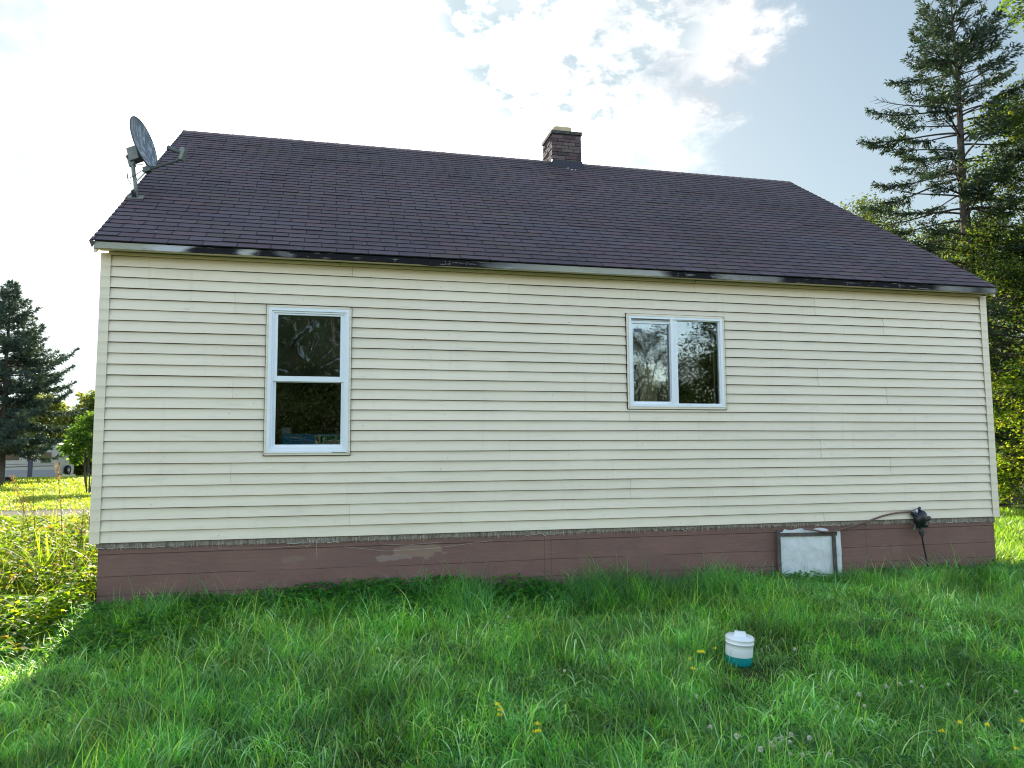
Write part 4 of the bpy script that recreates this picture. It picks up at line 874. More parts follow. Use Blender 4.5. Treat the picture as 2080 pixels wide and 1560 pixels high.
def make_weeds():
    # dark leafy ground cover against the wall and through the lawn; sunlit weed bed left of the corner
    parts = []
    def mat_(n, xy, hfun, ls, cols, wts, tri=True, sel=None):
        x, y = xy(n); k = on_lawn(x, y)
        if sel is not None: k &= sel(x, y)
        x, y = x[k], y[k]; n = len(x); h = hfun(x, y)*RNG.uniform(.35, 1.05, n)
        az = RNG.uniform(0, 2*pi, n); c = pal(n, cols, wts, .25)
        base = np.stack([x, y, gz(x, y)+h], 1)
        for dz in ((-1.1, 0, 1.1) if tri else (0,)):
            L_ = ls*RNG.uniform(.6, 1.3, n); parts.append(leaves(base, az+dz+RNG.normal(0, .15, n), RNG.uniform(-.35, .5, n), L_, L_*RNG.uniform(.55, .8, n), c*RNG.uniform(.9, 1.1, (n, 1)), .3))
        m = RNG.random(n) < .35; b2 = base[m].copy(); b2[:, 2] -= h[m]; parts.append(blades(b2, az[m], h[m], np.full(m.sum(), .05), np.full(m.sum(), .1), np.full(m.sum(), .003), c[m]*.8, 2))
    D = [(.025, .10, .018), (.018, .075, .020), (.045, .14, .02)]
    w3 = [.4, .35, .25]; D = [tuple(v*2.0 for v in c) for c in D]
    bump = lambda x, a, b, s: 1/(1+np.exp(-(x-a)/s))/(1+np.exp((x-b)/s))
    mat_(4600, lambda n: (RNG.uniform(.9, 5.0, n), -np.abs(RNG.normal(.05, .42, n))), lambda x, y: (.04+.17*bump(x, 1.25, 4.3, .12)*(.45+.75*vnoise(x, y, .4, 41)))*np.exp(-(np.abs(y)/.75)**2), .040, D, w3)
    mat_(1100, lambda n: (RNG.uniform(5, 10.2, n), -np.abs(RNG.normal(.05, .22, n))), lambda x, y: .05+.12*vnoise(x, y, .3, 42), .035, D, w3)
    mat_(3000, lambda n: (RNG.uniform(-2.2, 1.1, n), RNG.uniform(-1.3, -.02, n)), lambda x, y: .05+.10*vnoise(x, y, .35, 43), .045, [(.06, .18, .03), (.09, .22, .03), (.045, .14, .04)], w3)
    # clover through the lawn
    mat_(11000, lambda n: (RNG.uniform(-2.5, 11, n), RNG.uniform(-5.2, -.4, n)), lambda x, y: .05+.05*vnoise(x, y, .3, 44), .020, [(.05, .16, .06), (.045, .14, .08)], [.5, .5], True, lambda x, y: vnoise(x, y, .45, 45)+.35*np.exp(-((x-4.4)**2+(y+4.1)**2)/.5) > .62)
    # weed bed, sunlit
    Y = [(.14, .23, .015), (.085, .17, .015), (.20, .27, .02), (.22, .16, .035), (.05, .12, .04)]; yw = [.35, .25, .22, .06, .12]
    mat_(9000, lambda n: (RNG.uniform(-4, -.12, n), RNG.uniform(-1.25, 1.6, n)), lambda x, y: .06+.36*np.clip(vnoise(x, y, .4, 46), 0, 1)*np.clip((y+1.5)/1.1, .25, 1), .062, Y, yw, True)
    mat_(11000, lambda n: (RNG.uniform(-6.5, -.15, n), RNG.uniform(1.4, 7, n)), lambda x, y: .16+.50*vnoise(x, y, .6, 47), .065, Y, yw, True)
    mat_(8000, lambda n: (RNG.uniform(-9.5, -1, n), RNG.uniform(6.5, 16.3, n)), lambda x, y: (.08+.34*vnoise(x, y, .9, 48))*np.clip((15-y)/6, .25, 1), .10, Y, yw, True, lambda x, y: in_view(x, y, 1))
    V, F, C = join(parts); print('weed faces', len(F))
    o = npmesh('weeds', V, F, LEAF, C); o['kind'] = 'stuff'; tag(o, 'low leafy weeds and clover growing along the wall and left of the house', 'weeds')
make_weeds()

def lily(x, y, n, Ls, label, seed, lo=0, hi=2*pi):
    r = np.random.default_rng(seed); z = float(gz(x, y))
    P = np.stack([x+r.normal(0, .05, n), y+r.normal(0, .05, n), np.full(n, z)], 1); az = r.uniform(lo, hi, n)
    V, F, C = blades(P, az, Ls*r.uniform(.65, 1.1, n), r.uniform(.05, .45, n), r.uniform(.1, 1.7, n)*r.uniform(.3, 1, n), r.uniform(.016, .030, n), np.array([(.17, .28, .03)])*r.uniform(.6, 1.2, (n, 1)), 9, r.uniform(-.5, .5, n))
    o = npmesh('daylily_clump', V, F, LEAF, C); tag(o, label, 'daylily', 'strap leaved clumps in the weed bed'); return o
lily(-.93, 1.55, 34, .78, 'clump of upright strap leaves nearest the left corner of the house', 3)
lily(-1.62, 1.9, 26, .80, 'clump of arching strap leaves leaning out at the left edge', 5)
def stalk(x, y, H, lean, kind, label, seed):
    rr = random.Random(seed); z = float(gz(x, y)); t = thing('weed_stalk', label, 'weed stalk', (x, y, z), 'tall stalks in the weed bed')
    b = MB(); top = Vector((x+lean[0], y+lean[1], z+H)); base = Vector((x, y, z)); mid = base.lerp(top, .5)+Vector((-lean[0]*.18, 0, .0)); path = smooth_path([base, mid, top], 8)
    b.tube(path, [.006*(1-.7*i/(len(path)-1)) for i in range(len(path))], 6)
    tips = []
    if kind != 'spike':
        for k in range(11):
            q = path[int((.35+.6*k/11)*(len(path)-1))]; a = rr.uniform(0, 2*pi); L_ = rr.uniform(.10, .26)*(1.2-k/14); e = q+Vector((cos(a)*L_*.75, sin(a)*L_*.75, L_*.8)); b.tube([q, q.lerp(e, .5)+Vector((0, 0, -.01)), e], [.0028, .002, .0012], 5); tips.append((q, e))
    b.build('stem', mat('brown_stem', (.13, .10, .055), .85, .15), t)
    P, az, tl, L_, W_, C = [], [], [], [], [], []
    if kind == 'spike':
        for k in range(420):
            u = rr.uniform(.62, 1); q = path[min(len(path)-1, int(u*(len(path)-1)))]; r = .030*(1.15-abs(u-.8)*2.2)*rr.uniform(.2, 1); a = rr.uniform(0, 2*pi); P.append(q+Vector((r*cos(a), r*sin(a), rr.uniform(-.03, .03)))); az.append(a); tl.append(rr.uniform(.1, 1.2)); L_.append(rr.uniform(.010, .022)); C.append(rr.choice(((.16, .09, .045), (.09, .05, .03), (.25, .17, .09))))
    else:
        for q, e in tips:
            for k in range(16): p = q.lerp(e, rr.uniform(.25, 1.05)); P.append(p+Vector((rr.gauss(0, .008),)*3)); az.append(rr.uniform(0, 6.3)); tl.append(rr.uniform(-.3, 1)); L_.append(rr.uniform(.012, .03)); C.append(rr.choice(((.10, .12, .03), (.12, .08, .04), (.14, .20, .03))))
    for k in range(36): u = rr.uniform(.05, .65); q = path[int(u*(len(path)-1))]; P.append(q); az.append(rr.uniform(0, 6.3)); tl.append(rr.uniform(-.5, .6)); L_.append(rr.uniform(.03, .08)); C.append((.10, .17, .03))
    L_ = np.array(L_); V, F, C = leaves(np.array(P), np.array(az), np.array(tl), L_, L_*.4, np.array(C)); npmesh('seed_head' if kind == 'spike' else 'foliage', V, F, LEAF, C, t)
stalk(-1.50, 3.0, 1.20, (-.30, 0, 0), 'spike', 'leaning brown seed spike nearest the left edge', 1)
stalk(-1.14, 2.86, 1.34, (-.12, 0, 0), 'spike', 'tall brown seed spike rising in front of the trailer spare wheel', 2)
stalk(-1.36, 2.6, 1.02, (-.06, 0, 0), 'branch', 'thin branched stalk standing between the two brown spikes', 3)
stalk(-1.0, 3.3, 1.05, (.05, 0, 0), 'branch', 'thin branched stalk just right of the tall brown spike', 4)
stalk(-1.95, 3.9, .98, (.0, 0, 0), 'branch', 'thin branched stalk beyond the leaning brown spike', 5)
stalk(-.78, 2.2, .80, (.03, 0, 0), 'branch', 'short branched stalk beside the upright strap leaves near the corner', 6)

# ------------------------------------------------------------------ flowers
def flowers():
    petal = mat('clover_petal', (.85, .84, .76), .7, .2, attr=True); yel = mat('yellow_petal', (.95, .78, .04), .6, .2); stem = mat('flower_stem', (.05, .12, .03), .7, .2)
    rr = random.Random(12)
    def clover_proto():
        t = bpy.data.objects.new('clover_flower', None); COL.objects.link(t); b = MB()
        b.tube([(0, 0, 0), (.004, .002, .07), (.002, 0, .135)], .0012, 4); s = b.build('stem', stem, t)
        b = MB()
        for k in range(46):
            a = rr.uniform(0, 2*pi); e = rr.uniform(-.7, 1.5); d = Vector((cos(a)*cos(e), sin(a)*cos(e), sin(e))); c = Vector((.002, 0, .143)); u = d.cross(Vector((0, 0, 1))).normalized()*.0022
            v = rr.uniform(.75, 1.1); pk = rr.uniform(.7, 1); b.face([c+d*.003-u, c+d*.003+u, c+d*.0125+u*.9+Vector((0, 0, .002)), c+d*.0125-u*.9+Vector((0, 0, .002))], (v, v*(.5+.5*pk), v*(.3+.6*pk)))
        b.build('flower_head', petal, t); return t
    def yellow_proto():
        t = bpy.data.objects.new('yellow_flower', None); COL.objects.link(t); b = MB(); b.tube([(0, 0, 0), (-.004, .002, .07), (.0, 0, .13)], .0012, 4); b.build('stem', stem, t); b = MB()
        for k in range(5):
            a = 2*pi*k/5+rr.uniform(-.2, .2); c = Vector((cos(a)*.008, sin(a)*.008, .135)); d = Vector((cos(a), sin(a), .5)).normalized(); u = d.cross(Vector((0, 0, 1))).normalized()
            b.face([c, c+d*.008+u*.006, c+d*.016, c+d*.008-u*.006]); b.face([c, c+Vector((0, 0, .010))+u*.005, c+Vector((0, 0, .016))+d*.004, c+Vector((0, 0, .010))-u*.005])
        b.build('petals', yel, t); return t
    def put(proto, pts, label, cat, grp):
        proto['label'] = label; proto['category'] = cat; proto['group'] = grp
        for i, (x, y) in enumerate(pts):
            if i == 0: o = proto
            else:
                o = proto.copy(); COL.objects.link(o)
                for ch in proto.children: c = ch.copy(); COL.objects.link(c); c.parent = o
            h = rr.uniform(-.01, .025); o.location = (x, y, float(gz(x, y))+h); o.rotation_euler = (rr.uniform(-.2, .2), rr.uniform(-.2, .2), rr.uniform(0, 6)); s_ = rr.uniform(.85, 1.2); o.scale = (s_,)*3
    put(clover_proto(), [(4.87, -3.63), (5.13, -3.54), (5.0, -3.7), (5.33, -3.49), (5.56, -3.37), (5.68, -3.34), (5.66, -3.42), (5.95, -3.33), (6.16, -3.62), (4.4, -4.04), (4.28, -4.06), (4.27, -3.97), (4.04, -4.02), (4.12, -4.11), (4.06, -4.16), (4.15, -4.14), (4.22, -4.16), (4.24, -4.26), (4.41, -4.24), (4.31, -4.08), (3.96, -3.85), (4.4, -3.94), (4.1, -3.42), (3.47, -1.31), (3.54, -2.7), (5.23, -2.64)], 'small white clover flower standing in the long grass', 'flower', 'white clover flowers in the lawn')
    put(yellow_proto(), [(4.43, -2.69), (4.5, -2.66), (4.49, -2.69), (4.33, -2.89), (4.69, -2.55), (2.89, -3.4), (2.92, -3.44), (2.93, -3.42), (3.09, -3.58), (3.05, -3.72), (3.06, -3.73), (5.23, -4.03), (5.35, -4.01), (5.47, -4.1), (5.72, -4.07), (5.4, -4.36)], 'small yellow flower standing in the long grass', 'flower', 'yellow flowers in the lawn')
flowers()

# ------------------------------------------------------------------ trees
def tree(name, label, cat, loc, H, clumps, nleaf, ls, cols, wts, tr=.12, group=None, seed=1, stems=1, droop=0, m=None, twigs=5, base_z=None, fork=.35):
    """broadleaf: clumps [(dx,dy,z,r)]; limbs reach every clump, leaves gather round twig ends"""
    rr = random.Random(seed); r = np.random.default_rng(seed); z0 = float(gz(loc[0], loc[1])) if base_z is None else base_z
    t = thing(name, label, cat, (loc[0], loc[1], z0), group); B0 = Vector((loc[0], loc[1], z0)); b = MB(); tops = []
    for s_ in range(stems):
        a = 2*pi*s_/stems; o = Vector((cos(a), sin(a), 0))*(tr*1.6 if stems > 1 else 0)
        top = B0+Vector((rr.uniform(-.03, .03)*H, rr.uniform(-.03, .03)*H, H*.86))+o*5*(stems > 1)
        pts = smooth_path([B0+o-Vector((0, 0, .1)), B0.lerp(top, .3)+o+Vector((rr.uniform(-.02, .02)*H, 0, 0)), B0.lerp(top, .65)+Vector((rr.uniform(-.02, .02)*H, rr.uniform(-.02, .02)*H, 0)), top], 5)
        b.tube(pts, [tr*(1-.93*(i/(len(pts)-1)))/(1 if stems == 1 else 1.4) for i in range(len(pts))], 8); tops.append(pts)
    P = []; tot = sum(c[3]**2 for c in clumps)
    for ci, (dx, dy, z, rad) in enumerate(clumps):
        c = B0+Vector((dx, dy, z)); pts = tops[ci % len(tops)]; hz = max(z*.55, z-rad*2.2, H*fork*.5); k = min(range(len(pts)), key=lambda i: abs(pts[i].z-(z0+hz))); q = pts[k]
        if z > H*.85: q = pts[-2]
        mid = q.lerp(c, .5)+Vector((0, 0, .06*(c-q).length)); lp = smooth_path([q, mid, c], 4); lr = tr*.34*(rad/1.2)**.3; b.tube(lp, [lr*(1-.75*i/(len(lp)-1)) for i in range(len(lp))], 5)
        n = max(10, int(nleaf*rad*rad/tot)); nt = max(6, n//26); tc = []
        for i in range(nt):
            d = r.normal(size=3); d /= np.linalg.norm(d); rr_ = rad*(r.random()**.45); p = np.array(c)+d*rr_*np.array([1, 1, .8]); tc.append(p)
            if i < twigs*3: e = Vector(p); b.tube([lp[-2 if i % 2 else -1], lp[-1].lerp(e, .5)+Vector((0, 0, .04*rad)), e], [lr*.22, lr*.16, lr*.06], 4, cap=False)
        tc = np.array(tc); idx = r.integers(0, nt, n); sg = rad*.17+.02; q_ = tc[idx]+r.normal(0, sg, (n, 3))*np.array([1, 1, .65]); 
        if droop: q_[:, 2] -= np.abs(r.normal(0, droop, n))
        P.append(q_)
    b.build('trunk', BARK, t, smooth=True); P = np.concatenate(P); P = P[P[:, 2] > z0+.05]; n = len(P)
    L_ = ls*r.uniform(.6, 1.35, n); V, F, C = leaves(P, r.uniform(0, 2*pi, n), r.uniform(-.9, .7, n), L_, L_*r.uniform(.45, .75, n), pal(n, cols, wts, .3), .2, r.uniform(-1.2, 1.2, n))
    npmesh('crown', V, F, m or LEAF, C, t); return t
def clone(t, loc, rz, sc, label):
    o = t.copy(); COL.objects.link(o); o['label'] = label
    B0 = Vector(t['base']); o.location = loc; o.rotation_euler = (0, 0, rz); o.scale = (sc,)*3
    for ch in t.children: c = ch.copy(); COL.objects.link(c); c.parent = o; c.location = -B0
    return o
def ball_clumps(H, R, n, seed, lo=.35, shape=1.0, rs=(.32, .5)):
    r = random.Random(seed); out = []
    for i in range(n):
        f = lo+(1-lo)*(i+.5)/n; env = R*math.sqrt(max(.05, 1-((f-(lo+.38*(1-lo)))/(.66*(1-lo)))**2))**shape; a = i*2.4+r.uniform(-.5, .5); d = env*r.uniform(.25, .85); rad = R*r.uniform(*rs)*(1-.3*f)
        out.append((cos(a)*d, sin(a)*d, H*f-rad*.4, rad))
    return out

def spruce(label, loc, H, R, seed, dens=1.0, prof=None, up=.25, tr=.2, needle=.09, cols=None, bare=.25, group=None, start=.12, nw=34, wts=None, dead=0, thin=0):
    rr = random.Random(seed); r = np.random.default_rng(seed); z0 = float(gz(loc[0], loc[1])); t = thing('spruce_tree', label, 'spruce', (loc[0], loc[1], z0), group)
    B0 = np.array([loc[0], loc[1], z0]); b = MB(); tb = MB(); pts = [Vector((B0[0]+.03*sin(i*1.1), B0[1], z0-.1+(H+.1)*i/16)) for i in range(17)]
    tb.tube(pts, [tr*(1-i/16)**.85+.008 for i in range(17)], 10); cols = cols or [(.022, .048, .032), (.030, .065, .034), (.040, .062, .030)]; wts = wts or [1]*len(cols)
    PB, DD, LL = [], [], []
    for k in range(nw):
        f = start+(1-start)*(k+.5)/nw; nb = rr.randint(4, 6) if f < .93 else 4
        for j in range(nb):
            ff = min(.99, f+rr.uniform(-.5, .5)/nw); env = (prof(ff) if prof else (1-ff)**.8)*R; L_ = env*rr.uniform(.55, 1.12); a = 2*pi*j/nb+k*1.3+rr.uniform(-.35, .35)
            if L_ < .08: L_ = .12
            e0 = rr.uniform(-.25, .1)+.9*ff**3; e1 = e0+up+rr.uniform(-.1, .35); n_ = 8; p = np.array([B0[0], B0[1], z0+H*ff]); path = [p.copy()]
            for i in range(n_):
                e = e0-.25*sin(pi*i/n_)+(e1-e0)*(i/n_)**1.5; p = p+np.array([cos(a)*cos(e), sin(a)*cos(e), sin(e)])*L_/n_; path.append(p.copy())
            b.tube(path, [max(.006, .012+.008*L_)*(1-.85*i/n_) for i in range(n_+1)], 5, cap=False)
            isdead = rr.random() < dead*(1-ff)
            path = np.array(path); nt = max(5, int(L_*21*dens))
            for i in range(nt):
                bb = bare if ff > thin else bare+.12
                u = bb+(1-bb)*(i+rr.random())/nt
                if ff < thin and rr.random() < .14: continue
                if f > .85: u = rr.random()
                q = path[0]+(path[-1]-path[0])*0; x_ = u*n_; i0 = min(n_-1, int(x_)); q = path[i0]+(path[i0+1]-path[i0])*(x_-i0); dr = path[i0+1]-path[i0]; dr = dr/np.linalg.norm(dr)
                sd = 1 if i % 2 else -1; an = sd*rr.uniform(.5, 1.15); dirv = np.array([dr[0]*cos(an)-dr[1]*sin(an), dr[0]*sin(an)+dr[1]*cos(an), dr[2]*.7+rr.uniform(-.35, .15)])
                tl = (.16+.34*L_*(1-u)*.55+.10*rr.random())*min(1, .35+L_)
                tl = min(tl, .75); e = q+dirv*tl
                if rr.random() < .5: b.tube([q, e], [.006, .003], 3, cap=False)
                if isdead: continue
                m = max(4, int(tl/needle*4.4)); s_ = r.random(m)**.8; PB.append(q+dirv*tl*s_[:, None]+r.normal(0, .012, (m, 3))); DD.append(np.repeat(dirv[None], m, 0)+r.normal(0, .55, (m, 3))); LL.append(np.full(m, needle)*r.uniform(.7, 1.3, m))
            if not isdead:   # tip tuft
                m = 7; PB.append(np.repeat(path[-1][None], m, 0)+r.normal(0, .02, (m, 3))); DD.append(np.repeat(dr[None], m, 0)+r.normal(0, .4, (m, 3))); LL.append(np.full(m, needle*1.2))
    m = 26; PB.append(np.array([B0[0], B0[1], z0+H-.3])+np.stack([r.normal(0, .03, m), r.normal(0, .03, m), r.uniform(-.2, .4, m)], 1)); DD.append(np.stack([r.normal(0, .5, m), r.normal(0, .5, m), np.full(m, 1.0)], 1)); LL.append(np.full(m, needle))
    P = np.concatenate(PB); D = np.concatenate(DD); D /= np.linalg.norm(D, axis=1)[:, None]; L_ = np.concatenate(LL); n = len(P)
    az = np.arctan2(D[:, 1], D[:, 0]); tl = np.arcsin(np.clip(D[:, 2], -1, 1)); V, F, C = leaves(P, az, tl, L_, L_*.26, pal(n, cols, wts, .3), .4, r.uniform(-1.5, 1.5, n))
    tb.build('trunk', mat('spruce_bark', (.115, .10, .085), .95, .1, noise=(7, .55, (.05, .045, .04)), bump=(22, .9, .03)), t, smooth=True); b.build('branches', mat('branch_bark', (.06, .048, .04), .95, .1), t)
    npmesh('crown', V, F, NEEDLE, C, t); print('spruce', n); return t

# tall spruce behind the right corner: full top, thin ragged middle
def prof1(f):
    return np.interp(f, [0, .25, .40, .50, .58, .66, .72, .80, .90, .97, 1], [.9, .95, .95, .9, .95, 1.0, .80, .66, .56, .36, .10])
spruce('tall ragged spruce with bare lower branches behind the right end of the roof', (17.25, 7.82), 13.1, 2.55, 4, 1.15, prof1, .30, .21, .105, None, .34, None, .10, 40, None, .5, .76)
spruce('dark broad spruce seen low beside the right wall behind the sunlit shrub', (20.6, 10.6), 9.5, 3.6, 9, .9, None, .15, .2, .12, [(.02, .05, .028), (.035, .065, .028)], .15, None, .08, 24)
def prof2(f): return np.interp(f, [0, .17, .25, .35, .5, .7, .85, .95, 1], [.6, .75, .95, .98, .85, .52, .27, .12, .03])
spruce('broad dark spruce with upturned branches at the left edge', (-18.4, 48.2), 13.2, 5.7, 6, .9, prof2, .55, .24, .24, [(.040, .070, .060), (.055, .085, .058)], .2, None, .17, 34)  # needle colours lightened and blued to paint in distance haze
LG = [(.046, .078, .018), (.030, .058, .018), (.075, .095, .02), (.020, .045, .018)]; LW = [.35, .3, .2, .15]
tree('larch_tree', 'feathery yellow green tree filling the upper right edge', 'larch', (19.6, 6.4), 11.2, [(-2.2, .2, 9.2, .7), (-1.3, .5, 9.9, .8), (-.3, 0, 10.4, .8), (-2.5, .3, 7.9, .8), (-1.6, -.6, 8.6, .9), (-.4, .4, 9.0, 1.0), (-2.3, .9, 6.6, .9), (-1.2, -.4, 7.0, 1.1), (.3, .6, 7.3, 1.2), (-2.6, .1, 5.5, .8), (-1.4, .8, 5.3, 1.1), (-.2, -.5, 5.8, 1.2), (-1.9, -.7, 4.3, .8), (-.7, .5, 4.0, 1.1), (.9, 0, 4.8, 1.2), (1.3, .3, 8.2, 1.2), (.9, -.5, 6.2, 1.1), (-2.8, .9, 3.9, .6)], 64000, .078, LG, LW, .17, None, 5, 1, .05)
tree('shrub', 'sunlit yellow green shrub beside the right wall of the house', 'shrub', (17.4, 6.3), 3.6, [(-.8, -.2, 2.9, .6), (.1, .1, 3.2, .7), (-1.2, .2, 2.2, .55), (-.3, -.3, 2.3, .8), (.7, .2, 2.6, .8), (-.9, 0, 1.4, .65), (.1, -.3, 1.4, .8), (1.1, .1, 1.7, .8), (-.6, .2, .7, .6), (.6, -.1, .7, .7)], 11000, .085, [(.15, .21, .02), (.09, .16, .02), (.22, .22, .03)], [.45, .4, .15], .04, None, 6, 4)
tree('shrub', 'dark green shrub low behind the sunlit shrub at the right wall', 'shrub', (18.6, 9.2), 3.4, [(-1.6, 0, 1.0, .8), (-.6, .2, 1.3, .9), (.5, 0, 1.1, .9), (-1.0, .3, 2.3, .8), (.2, 0, 2.6, .8), (1.4, 0, 1.6, .9), (-1.7, .4, 1.9, .6)], 8000, .09, [(.03, .075, .02), (.05, .10, .02)], [.6, .4], .05, None, 7, 3)
BG = [(.045, .068, .022), (.034, .058, .020), (.062, .078, .025)]; BW = [.4, .35, .25]
bgd = tree('broadleaf_tree', 'green tree top showing over the roof slope left of the tall spruce', 'tree', (21.6, 17.6), 11.4, ball_clumps(11.4, 3.7, 22, 3, .2), 42000, .11, BG, BW, .2, 'trees behind the house on the right', 8, 1, 0)
for i, (x, y, rz, sc, lb) in enumerate(((25.6, 16.6, 1.2, .93, 'leafy green tree directly behind the tall spruce trunk'), (29.5, 14.6, 2.4, 1.02, 'leafy green tree behind the feathery tree at the right edge'), (27.0, 22.0, 3.9, 1.1, 'farthest leafy green tree seen through the spruce branches'), (25.2, 11.0, 5.1, .85, 'shorter green tree behind the shrubs at the right edge'))):
    clone(bgd, (x, y, float(gz(x, y))), rz, sc, lb)
tree('broadleaf_tree', 'tree with one leafy branch reaching into the top right corner', 'tree', (18.0, 1.6), 12, [(-3.6, 1.5, 9.55, .55), (-3.2, 1.2, 10.0, .5), (-3.9, 1.35, 10.3, .4), (-1.5, 0, 10.3, 1.2), (0, 0, 11, 1.3), (.8, .8, 9.3, 1.4), (-.6, -1, 8.6, 1.3), (1.2, -.8, 7.4, 1.4)], 9000, .085, [(.05, .10, .025), (.07, .12, .03)], [.5, .5], .17, None, 21)
# left distance
tree('young_tree', 'small leafy tree with several stems beside the left wall of the house', 'tree', (-9.75, 35.5), 3.8, [(0, 0, 3.6, .6), (-.6, 0, 3.0, .6), (.6, 0, 3.2, .6), (-.9, .2, 2.3, .55), (0, 0, 2.5, .7), (.8, 0, 2.4, .7), (-.6, -.2, 1.75, .4), (1.2, .1, 2.8, .6), (.5, 0, 1.8, .5)], 9000, .15, [(.075, .15, .02), (.045, .10, .02), (.11, .18, .03)], [.4, .4, .2], .06, None, 11, 5)
far = tree('broadleaf_tree', 'sunlit yellow green tree farthest right behind the trailer', 'tree', (-23.5, 88), 9.6, ball_clumps(9.6, 4.6, 22, 9, .08), 15000, .42, [(.12, .15, .03), (.075, .11, .03), (.15, .16, .05)], BW, .2, 'trees along the far side of the lawn', 12)
for i, (x, y, rz, sc, lb) in enumerate(((-28.8, 86, 1.9, .96, 'second far tree from the house wall behind the trailer'), (-34.5, 84, 3.0, .93, 'far tree behind the left spruce trunk'), (-39.0, 90, 4.4, 1.1, 'far tree at the left edge behind the spruce'), (-22.0, 100, 5.2, 1.12, 'far tree closest to the left wall of the house'), (-45.5, 88, .8, 1.0, 'far tree just outside the left edge'))):
    clone(far, (x, y, float(gz(x, y))), rz, sc, lb)
# woods behind the photographer, mirrored in the windows
wd_ = tree('broadleaf_tree', 'dense dark tree mirrored low in the tall window', 'tree', (.5, -30), 9.5, ball_clumps(9.5, 3.8, 24, 14, .04, 1.0, (.36, .5)), 16000, .26, [(.08, .13, .045), (.11, .14, .05), (.05, .085, .035)], BW, .2, 'trees standing opposite the house', 15, 1, 0)
for i, (x, y, rz, sc, lb) in enumerate(((-6.5, -31, 1, 1.1, 'dense dark tree mirrored left of the tall window'), (6, -32, 2, .8, 'dense dark tree mirrored between the windows'), (11.5, -31, 3, .58, 'low dense tree mirrored left in the square window'), (17, -30, 4, .62, 'low dense tree mirrored in the square window'), (22.5, -29, 5, .8, 'dense tree mirrored right in the square window'), (-1.5, -37, 2.2, 1.25, 'tallest dense tree behind the mirrored trees'), (10, -38, 1.5, .82, 'dense tree in the second row behind the mirrored low tree'), (16.5, -37, 2.6, .56, 'dense tree in the second row mirrored in the square window'), (23.5, -38, 3.7, .72, 'dense tree in the second row mirrored at the right'))):
    clone(wd_, (x, y, float(gz(x, y))-.3), rz, sc, lb)
for i, (x, y, rz, sc, lb) in enumerate(((-7, -27, .4, .95, 'tall tree mirrored in the window farthest left'), (-2.2, -25, 1.1, 1.0, 'tall tree mirrored left in the tall window'), (2.2, -26, 2.5, .97, 'tall tree mirrored right in the tall window'), (6.8, -27, 3.9, .80, 'tree mirrored between the two windows'), (11.5, -28, 5.0, .62, 'shorter tree mirrored left in the square window'), (16.2, -25, .2, .70, 'tree mirrored in the middle of the square window'), (20.5, -24, 1.8, .98, 'tall tree mirrored right in the square window'), (0, -33, 2, 1.2, 'tree behind the mirrored trees at the left'), (4.5, -34, 3, 1.15, 'tree behind the mirrored trees at the centre'), (25.5, -22, 3.2, .9, 'tree mirrored at the far right'))):
    o = clone(bgd, (x, y, float(gz(x, y))-.3), rz, sc, lb); o['group'] = 'trees standing opposite the house'

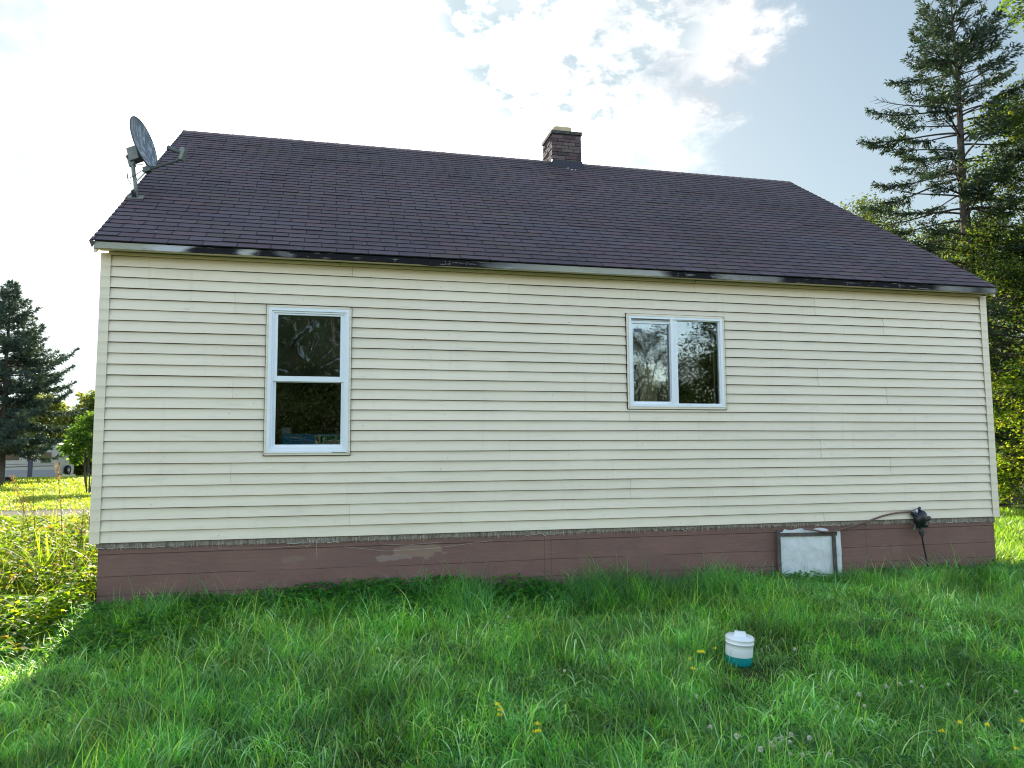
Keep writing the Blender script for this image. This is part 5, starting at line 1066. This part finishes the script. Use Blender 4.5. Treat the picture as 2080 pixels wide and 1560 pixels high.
# ------------------------------------------------------------------ travel trailer
def build_trailer():
    d = Vector((-.334, .943, 0)); right = Vector((.943, .334, 0)); r_ = right*.514+d*.857; s_ = (-right*.857+d*.514)
    P0 = Vector((-18.45, 59.2, 0)); z = float(gz(P0.x, P0.y)); P0.z = z
    t = thing('travel_trailer', 'white travel trailer with dark stripes and a spare wheel on its back beyond the spruce', 'trailer', tuple(P0))
    M = Matrix(((s_.x, r_.x, 0, P0.x), (s_.y, r_.y, 0, P0.y), (0, 0, 1, P0.z), (0, 0, 0, 1)))     # local x = along the side to the front, y = across the back
    wm = mat('trailer_shaded_white', (.36, .355, .32), .4, .4, noise=(2, .08)); gm = mat('trailer_grey', (.22, .23, .26), .5, .4); dk = mat('trailer_black', (.02, .022, .028), .3, .5); gl = mat('dark_window', (.012, .014, .018), .1, .5)  # body white darkened, so the shade it stands in is in the colour
    L_, Wd = 8.8, 2.4
    b = MB(); prof = [(0.05, .62), (L_-.5, .62), (L_, 1.2), (L_, 2.4), (L_-.6, 3.1), (.35, 3.15), (.08, 2.95), (0, 2.2)]
    vs = [M @ Vector((x, 0, zz)) for x, zz in prof]+[M @ Vector((x, Wd, zz)) for x, zz in prof]; n = len(prof)
    b.raw(vs, [tuple(range(n)), tuple(range(2*n-1, n-1, -1))]+[(i, n+i, n+(i+1) % n, (i+1) % n) for i in range(n)]); b.build('body', wm, t, bevel=.04)
    b = MB(); b.box((.3, -.02, 3.12), (L_-.8, Wd+.02, 3.2), M=M); b.build('roof', mat('trailer_roof', (.8, .8, .78), .5, .3), t)
    b = MB(); b.box((.06, -.015, .46), (L_-.5, -.002, 1.0), M=M); b.build('side_skirt', gm, t)
    for (xa, xb, za, zb) in ((.55, 1.35, 1.55, 2.35), (3.0, 4.3, 1.75, 2.5), (6.1, 7.0, 1.75, 2.4)):
        b = MB(); b.box((xa, -.02, za), (xb, -.002, zb), M=M); b.build('window', gl, t, bevel=.006)
    b = MB(); b.box((1.95, -.03, .46), (2.3, -.003, 2.95), M=M); b.build('awning_arm', mat('trailer_navy', (.015, .02, .05), .4, .4), t)
    b = MB()
    for z0, dz, th in ((1.25, -.28, .07), (1.42, -.18, .035)):
        for k in range(16): x0 = .35+k*.5; f = lambda x: z0+dz*((x-.35)/8)**1.0+.06*sin(x*.5); b.face([M @ Vector((x0, -.006, f(x0))), M @ Vector((x0+.5, -.006, f(x0+.5))), M @ Vector((x0+.5, -.006, f(x0+.5)+th)), M @ Vector((x0, -.006, f(x0)+th))])
    b.build('stripe', mat('stripe_grey', (.06, .055, .055), .4, .4), t)
    C = M @ Vector((-.14, 1.15, .96)); Mw = Matrix.Translation(C) @ M.to_3x3().to_4x4() @ Matrix.Rotation(radians(-90), 4, 'Y')
    b = MB(); b.lathe([(.20, -.08), (.34, -.10), (.37, -.05), (.37, .05), (.34, .10), (.20, .08)], n=28, M=Mw); w = b.build('spare_wheel', mat('tyre', (.012, .012, .013), .8, .2), t, smooth=True)
    b = MB(); b.lathe([(.21, .085), (.21, .06), (.17, .05)], n=24, M=Mw); b.lathe([(0, .10), (.06, .095), (.07, .06)], n=12, M=Mw)
    for k in range(6): b.box((.05, -.022, .06), (.19, .022, .085), M=Mw @ Matrix.Rotation(k*pi/3, 4, 'Z'))
    b.build('rim', mat('alloy', (.5, .5, .52), .3, .5, metal=.6), w)
    b = MB(); b.box((-.22, .2, .45), (-.08, Wd-.2, .57), M=M); b.box((-.1, .4, .45), (.2, .5, .57), M=M); b.build('bumper', mat('bumper_grey', (.4, .4, .4), .5, .4), t)
    for y in (.12, Wd-.22): b = MB(); b.box((-.015, y, 1.35), (.02, y+.1, 1.55), M=M); b.build('tail_light', mat('tail_red', (.3, .01, .01), .3, .5), t)
    for x in (3.9, 4.8):
        Mq = M @ Matrix.Translation((x, .22, .36)) @ Matrix.Rotation(radians(90), 4, 'X'); b = MB(); b.lathe([(0, -.1), (.36, -.1), (.36, .1), (0, .1)], n=20, M=Mq); b.build('wheel', MATS['tyre'], t)
build_trailer()
